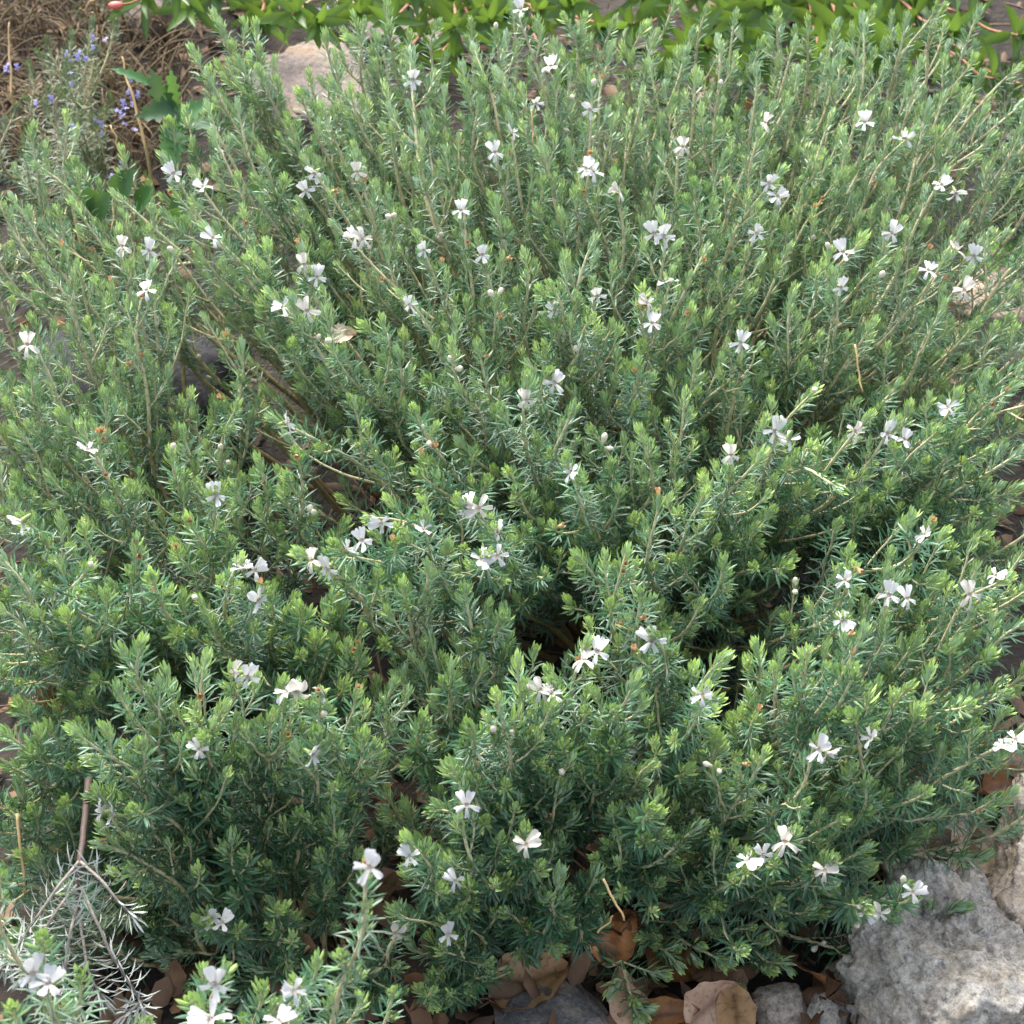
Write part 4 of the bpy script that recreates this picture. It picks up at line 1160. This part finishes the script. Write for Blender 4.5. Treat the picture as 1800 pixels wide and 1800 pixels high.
# ------------------------------------------------------------------ broad leaved green plants behind
def lance_leaves(F, c, ax, n, L, W, spread=(30, 80), age=0.5, droop=-0.3):
    ax = unit(ax)
    a = unit(np.cross(ax, [0.31, 0.2, 0.93])); b = np.cross(ax, a)
    k = np.arange(n)
    phi = k * 2.4 + rng.normal(0, .2, n)
    th = np.radians(np.linspace(spread[0], spread[1], n)) + rng.normal(0, .12, n)
    rad = a[None] * np.cos(phi)[:, None] + b[None] * np.sin(phi)[:, None]
    d = ax[None] * np.cos(th)[:, None] + rad * np.sin(th)[:, None]
    nr = ax[None] * np.sin(th)[:, None] - rad * np.cos(th)[:, None]
    base = c[None] - ax[None] * (np.arange(n) * L * 0.05)[:, None]
    # two-segment broad leaf: reuse the narrow one with more stations
    nl = 7
    ts = np.linspace(0, 1, nl)
    Ls = L * rng.uniform(.5, 1.2, n); Ws = W * rng.uniform(.8, 1.15, n); bd = droop + rng.normal(0, .12, n)
    d = unit(d); nr = unit(nr - d * np.sum(nr * d, 1, keepdims=True)); s = np.cross(d, nr)
    for i in range(n):
        v = []
        for t in ts:
            m = base[i] + d[i] * Ls[i] * t + nr[i] * Ls[i] * bd[i] * t * t
            ww = Ws[i] * .5 * max(0.03, math.sin(min(1, t ** 0.85) * math.pi) ** 0.8)
            v += [m - s[i] * ww + nr[i] * ww * .35, m, m + s[i] * ww + nr[i] * ww * .35]
        q = []
        for r in range(nl - 1):
            for c_ in range(2):
                q += [r * 3 + c_, r * 3 + c_ + 1, r * 3 + c_ + 4, r * 3 + c_ + 3]
        F.add(v, q, np.full((nl - 1) * 2, 4), np.clip(age + rng.normal(0, .25) + np.tile([-.12, .4, -.12], nl), 0, 1), rng.random())


def broad_plant(rootuv, tips, label, L=.036, W=.0085, D0=2.25, n=10):
    R = G(*rootuv)
    o = empty('broad_leaved_plant', R)
    tag(o, label, 'plant', 'bright green broad leaved plants behind the shrubs')
    for (u, v, D) in tips:
        if rng.random() < .15: continue
        T = at(u + rng.normal(0, 14), v + rng.normal(0, 16), D + rng.normal(0, .05))
        P = bezier(R, R + (T - R) * np.array([.3, .3, .6]), T - unit(T - R + [0, 0, .1]) * .05, T, 24)
        P = wobble(P, .006)
        St, Fo = Mesh(), Mesh()
        Q, q, Lq = resample(P, .008)
        add_tube(St, Q, np.linspace(.003, .0013, len(Q)), np.linspace(0, 1, len(Q)))
        ax = unit(Q[-1] - Q[-4])
        lance_leaves(Fo, T, ax, n, L, W, (15, 85), .6)
        for f in (.82, .66, .5):
            i = int(f * (len(Q) - 1))
            lance_leaves(Fo, Q[i], ax, 4, L * .95, W, (50, 80), .35)
        b = St.build('branch', M_REDSTEM, o, R)
        Fo.build('foliage', M_BROAD, b, R)
    return o


broad_plant((420, -60), [(270, 10, 2.2), (330, 5, 2.2), (395, 10, 2.22), (450, 25, 2.25), (505, 30, 2.25), (545, 40, 2.2), (300, -20, 2.3), (420, -25, 2.3)], 'bright green lance leaved plant hanging in at the top left, left of the sandstone slab')
broad_plant((800, -40), [(700, 20, 2.2), (770, 20, 2.18), (790, 50, 2.2), (850, 10, 2.25), (740, -10, 2.3), (890, 30, 2.3), (800, -30, 2.3), (730, 60, 2.25), (830, 60, 2.28), (780, 110, 2.25), (950, 60, 2.32), (1010, 90, 2.3), (1060, 60, 2.32), (1090, 110, 2.3), (690, 90, 2.3), (640, 30, 2.35), (950, 20, 2.3), (1010, 40, 2.3)], 'bright green lance leaved plant at top centre, above the sandstone block')
broad_plant((1400, -30), [(1100, 30, 2.3), (1160, 10, 2.3), (1200, 50, 2.25), (1260, 30, 2.3), (1330, 15, 2.25), (1400, 50, 2.22), (1450, 10, 2.3), (1490, 60, 2.22), (1540, 30, 2.25), (1580, 70, 2.22), (1620, 20, 2.3), (1230, 90, 2.25), (1420, 100, 2.25), (1520, 120, 2.25), (1380, 0, 2.3), (1560, -10, 2.3), (1780, 10, 2.15), (1660, -20, 2.3), (1600, 110, 2.25), (1480, 130, 2.28), (1300, 130, 2.3), (1180, 110, 2.3), (1680, 60, 2.3), (1730, 70, 2.25), (1790, 60, 2.25), (1760, 120, 2.3), (1820, 110, 2.3), (1700, 130, 2.35), (1340, 60, 2.25), (1450, 70, 2.3)], 'wide bright green leafy plant along the top right edge', .042, .0115)
# red bud on a reddish stalk
RB = empty('flower_stalk', at(260, -20, 2.2))
tag(RB, 'reddish stalk ending in one pink red bud at the top left edge', 'bud')
org = np.array(RB.location)
St = Mesh(); add_tube(St, wobble(bezier(at(265, -10, 2.2), at(250, 0, 2.2), at(235, 5, 2.2), at(215, 8, 2.2), 10), .001), .0012, .8); St.build('stalk', M_REDSTEM, RB, org)
St = Mesh(); add_tube(St, np.array([at(217, 8, 2.2), at(212, 9, 2.2), at(203, 10, 2.2), at(194, 9, 2.2), at(190, 8, 2.2)]), [.0015, .0035, .0042, .003, .0006], .5, 10); St.build('bud', M_REDBUD, RB, org)


# ------------------------------------------------------------------ rosemary with violet flowers, upper left
def needle_bush(name, rootuv, tips, label, mats, cat='shrub', vio=(), size=.75, ns=3, D=2.05, vio_label=None):
    R = G(*rootuv)
    o = empty(name, R)
    tag(o, label, cat)
    for (u, v, dd) in tips:
        T = at(u, v, D + dd)
        if T[2] < .03: T = G(u, v, .03)
        make_bough(R + rng.normal(0, .02, 3) * np.array([1, 1, 0]), T, unit(np.array([rng.normal(0, .25), rng.normal(0, .25), 1])), o, nside=ns, bare=.3, size=size, young=.5, mats=mats)
    for (u, v, dd) in vio:
        for k in range(3):
            p = at(u + rng.normal(0, 11), v + rng.normal(0, 14), D + dd - .02)
            place(VIO, 'violet_flower', o, p, unit(TOCAM + rng.normal(0, .6, 3)), (0, 0, 1), rng.uniform(.26, .42))
    return o


_vm = FLOWERS[2].copy(); _vm.name = 'violet_flower'; _vm.materials.clear(); _vm.materials.append(M_VIOLET)
VIO = _vm
needle_bush('rosemary_bush', (100, 420), [(95, 70, .1), (130, 55, .08), (160, 40, .05), (45, 110, .1), (115, 130, .0), (80, 175, -.02), (150, 90, .1), (60, 230, -.03), (30, 260, 0), (190, 35, .1), (165, 200, .05), (140, 190, .03), (20, 180, .05), (210, 330, .05), (250, 290, .1), (170, 270, .08), (220, 390, .02), (120, 320, .03), (30, 360, -.02), (70, 400, -.03), (270, 360, .05), (0, 420, 0), (320, 340, .08)],
            'grey green rosemary with violet blue flowers in the upper left corner', (M_STEM, M_ROSE),
            vio=[(118, 80, .0), (130, 100, -.01), (128, 122, -.01), (75, 165, -.02), (175, 75, .05), (222, 165, .05), (218, 190, .05), (225, 220, .05), (185, 215, .05), (125, 220, 0), (205, 305, 0), (95, 415, -.03), (100, 485, -.03), (25, 425, -.03), (25, 130, .1), (115, 518, -.02), (240, 180, .05)])
needle_bush('dark_shrub', (1790, 420), [(1760, 150, .0), (1800, 170, 0), (1775, 210, -.02), (1745, 250, 0), (1810, 260, -.02), (1780, 300, -.02), (1800, 340, -.03), (1740, 330, 0), (1790, 100, .05)],
            'dark green shaded shrub in the gap at the upper right edge', (M_STEM, M_DARKLEAF), D=2.12, size=.9)
needle_bush('rosemary_bush', (600, -30), [(560, -5, .2), (500, 5, .25), (630, 0, .2), (590, 15, .2), (450, 0, .3), (230, 20, .35), (180, -10, .4), (120, 10, .4)],
            'hazy rosemary strip behind the sandstone slab at the top edge', (M_STEM, M_ROSE), D=2.3, vio=[(565, 5, .1), (520, 0, .2)])

# dry grass behind
HY = Mesh()
for k in range(900):
    u, v = rng.uniform(-60, 330), rng.uniform(-120, 330)
    p = G(u, v)
    a = rng.uniform(0, 6.28); l = rng.uniform(.03, .12)
    top = p + np.array([math.cos(a) * l * .7, math.sin(a) * l * .5, l * rng.uniform(.1, .9)])
    P = bezier(p, p + [0, 0, l * .5], top + [0, 0, l * .15], top, 7)
    add_tube(HY, P, np.linspace(.0011, .0004, 7) * rng.uniform(.7, 1.3), 0, 4, False)
tag(HY.build('dry_grass', M_HAY), 'tangle of straw coloured dry grass in the upper left corner', 'dry grass', kind='stuff')
for (a, b, D, r, lab) in [((213, 96), (257, 262), 1.98, .0014, 'straight straw coloured stalk left of the jagged green leaf'), ((193, 218), (212, 268), 1.97, .001, 'short pale dry stalk leaning beside the rosemary'), ((15, 40), (20, 170), 2.2, .0012, 'dry stalk standing in straw at the left edge'),
                          ((165, 100), (148, 180), 2.15, .0012, 'bent dry stalk rising between rosemary sprigs'), ((140, 20), (165, 0), 2.3, .001, 'thin dry stalk among straw at the top edge')]:
    M = Mesh()
    P = wobble(bezier(at(*b, D), at(*b, D) * .7 + at(*a, D) * .3, at(*b, D) * .3 + at(*a, D) * .7, at(*a, D), 14), .002)
    low = P[0].copy(); low[2] = 0; low[1] += .05
    P = np.concatenate([[low], P])
    add_tube(M, P, np.linspace(r, r * .6, len(P)), .5, 6)
    tag(M.build('dry_stalk', M_STALK, origin=low), lab, 'stalk', 'dry stalks at the upper left')
# long dry needles and twigs lodged in the shrub
for (a, b, D, r, lab) in [((1503, 605), (1515, 690), 1.62, .0007, 'straight orange dry twig hanging at right of centre'), ((1060, 1545), (1098, 1618), 1.5, .0009, 'orange dry twig pointing down at the front above the litter'), ((1050, 1640), (1080, 1610), 1.53, .0007, 'thin bent orange twig crossing the dark gap in front'),
                          ((30, 1430), (45, 1575), 1.55, .0012, 'upright yellow brown dry twig at the lower left edge'), ((935, 190), (937, 255), 1.86, .0007, 'thin tan dry twig under a faded flower near the top')]:
    M = Mesh()
    P = wobble(bezier(at(*a, D), at(*a, D) * .7 + at(*b, D) * .3, at(*a, D) * .3 + at(*b, D) * .7, at(*b, D), 12), .001)
    add_tube(M, P, np.linspace(r, r * .8, len(P)), .5, 6)
    tag(M.build('dry_twig', M_STALK, origin=P[0]), lab, 'twig', 'loose dry twigs in the shrubs')


# ------------------------------------------------------------------ jagged thistle plant and clover
def jag_leaf(F, base, d, nrm, L, W, bend, teeth=5, depth=.45, age=.5):
    d = unit(np.asarray(d, float)); nrm = unit(np.asarray(nrm, float) - d * np.dot(nrm, d)); s = np.cross(d, nrm)
    nl = teeth * 4 + 1
    v = []
    for i in range(nl):
        t = i / (nl - 1)
        tooth = 1 - depth * (0, .25, .9, .5)[i % 4] if teeth > 1 else 1
        ww = W * .5 * max(.03, math.sin(min(1, t ** .8) * math.pi) ** .7) * tooth
        m = base + d * L * t + nrm * L * bend * t * t
        sh = d * L * .04 * (0, 0, -1, 0)[i % 4]
        v += [m - s * ww + nrm * ww * .3 + sh, m - s * ww * .5 + nrm * ww * .1, m, m + s * ww * .5 + nrm * ww * .1, m + s * ww + nrm * ww * .3 + sh]
    q = []
    for r in range(nl - 1):
        for c in range(4):
            q += [r * 5 + c, r * 5 + c + 1, r * 5 + c + 6, r * 5 + c + 5]
    F.add(v, q, np.full((nl - 1) * 4, 4), age, rng.random())


def weed(rootuv, leaves, label, D, material, teeth, depth):
    R = G(*rootuv)
    o = empty('thistle_weed', R)
    tag(o, label, 'weed')
    for (u0, v0, u1, v1, wpx, bend) in leaves:
        a, b = at(u0, v0, D), at(u1, v1, D - .02)
        F = Mesh()
        L = np.linalg.norm(b - a)
        jag_leaf(F, a, b - a, np.array([0, -.55, .85]) + rng.normal(0, .15, 3), L, wpx * .00053, bend, teeth, depth, .4 + .4 * rng.random())
        P = bezier(R, R + [0, 0, .05], a - (b - a) * .3, a, 10)
        S = Mesh(); add_tube(S, P, .0014, .8)
        f = F.build('leaf', material, o, R)
        S.build('leaf_stalk', M_STEM, f, R)
    return o


weed((310, 400), [(300, 215, 365, 175, 40, -.2), (320, 190, 245, 198, 44, -.25), (300, 200, 262, 130, 42, -.25), (305, 190, 300, 125, 30, -.1), (270, 150, 205, 112, 22, -.3), (330, 220, 375, 215, 40, -.2), (310, 215, 300, 290, 50, -.2)],
     'jagged leaved green thistle weed standing behind the left shoots', 1.97, M_THISTLE, 5, .5)
weed((260, 520), [(165, 370, 130, 335, 46, -.2), (205, 350, 225, 300, 46, -.2), (295, 375, 350, 350, 40, -.2), (500, 360, 440, 325, 34, -.2), (240, 370, 260, 330, 40, -.2), (160, 390, 185, 340, 40, -.2), (330, 400, 300, 370, 40, -.1), (420, 470, 470, 500, 30, -.2)],
     'smooth blue green broad leaves of a weed low in the left foliage', 1.93, M_THISTLE, 1, 0)

CL = empty('clover_weed', G(1765, 470))
tag(CL, 'small bright green round leaved clover weed by the pale rock', 'weed')
F, S = Mesh(), Mesh()
for k in range(16):
    u, v = rng.uniform(1725, 1800), rng.uniform(395, 500)
    p = at(u, v, gdepth(u, v, .06))
    for j in range(3):
        a = j * 2.09 + rng.random()
        jag_leaf(F, p, (math.cos(a), math.sin(a), .15), (0, 0, 1), .011, .011, -.1, 1, 0, .5)
    low = p.copy(); low[2] = 0
    add_tube(S, np.array([low, (low + p) / 2 + [.004, .003, 0], p]), .0006, .8, 4)
org = np.array(CL.location)
F.build('foliage', M_CLOVER, CL, org)
S.build('stem', M_STEM, CL, org)

# thick woody stem low in the main shrub
WS = Mesh()
P = wobble(bezier(G(1150, 1090), at(1230, 1030, 1.82), at(1300, 960, 1.78), at(1390, 850, 1.70), 24), .004)
add_tube(WS, P, np.linspace(.008, .004, len(P)), np.linspace(0, .25, len(P)), 9)
WS.build('trunk', M_STEM, SHRUBS['main'], np.array(SHRUBS['main'].location))
print('objects', len(bpy.data.objects), 'polys', sum(len(m.polygons) for m in bpy.data.meshes))
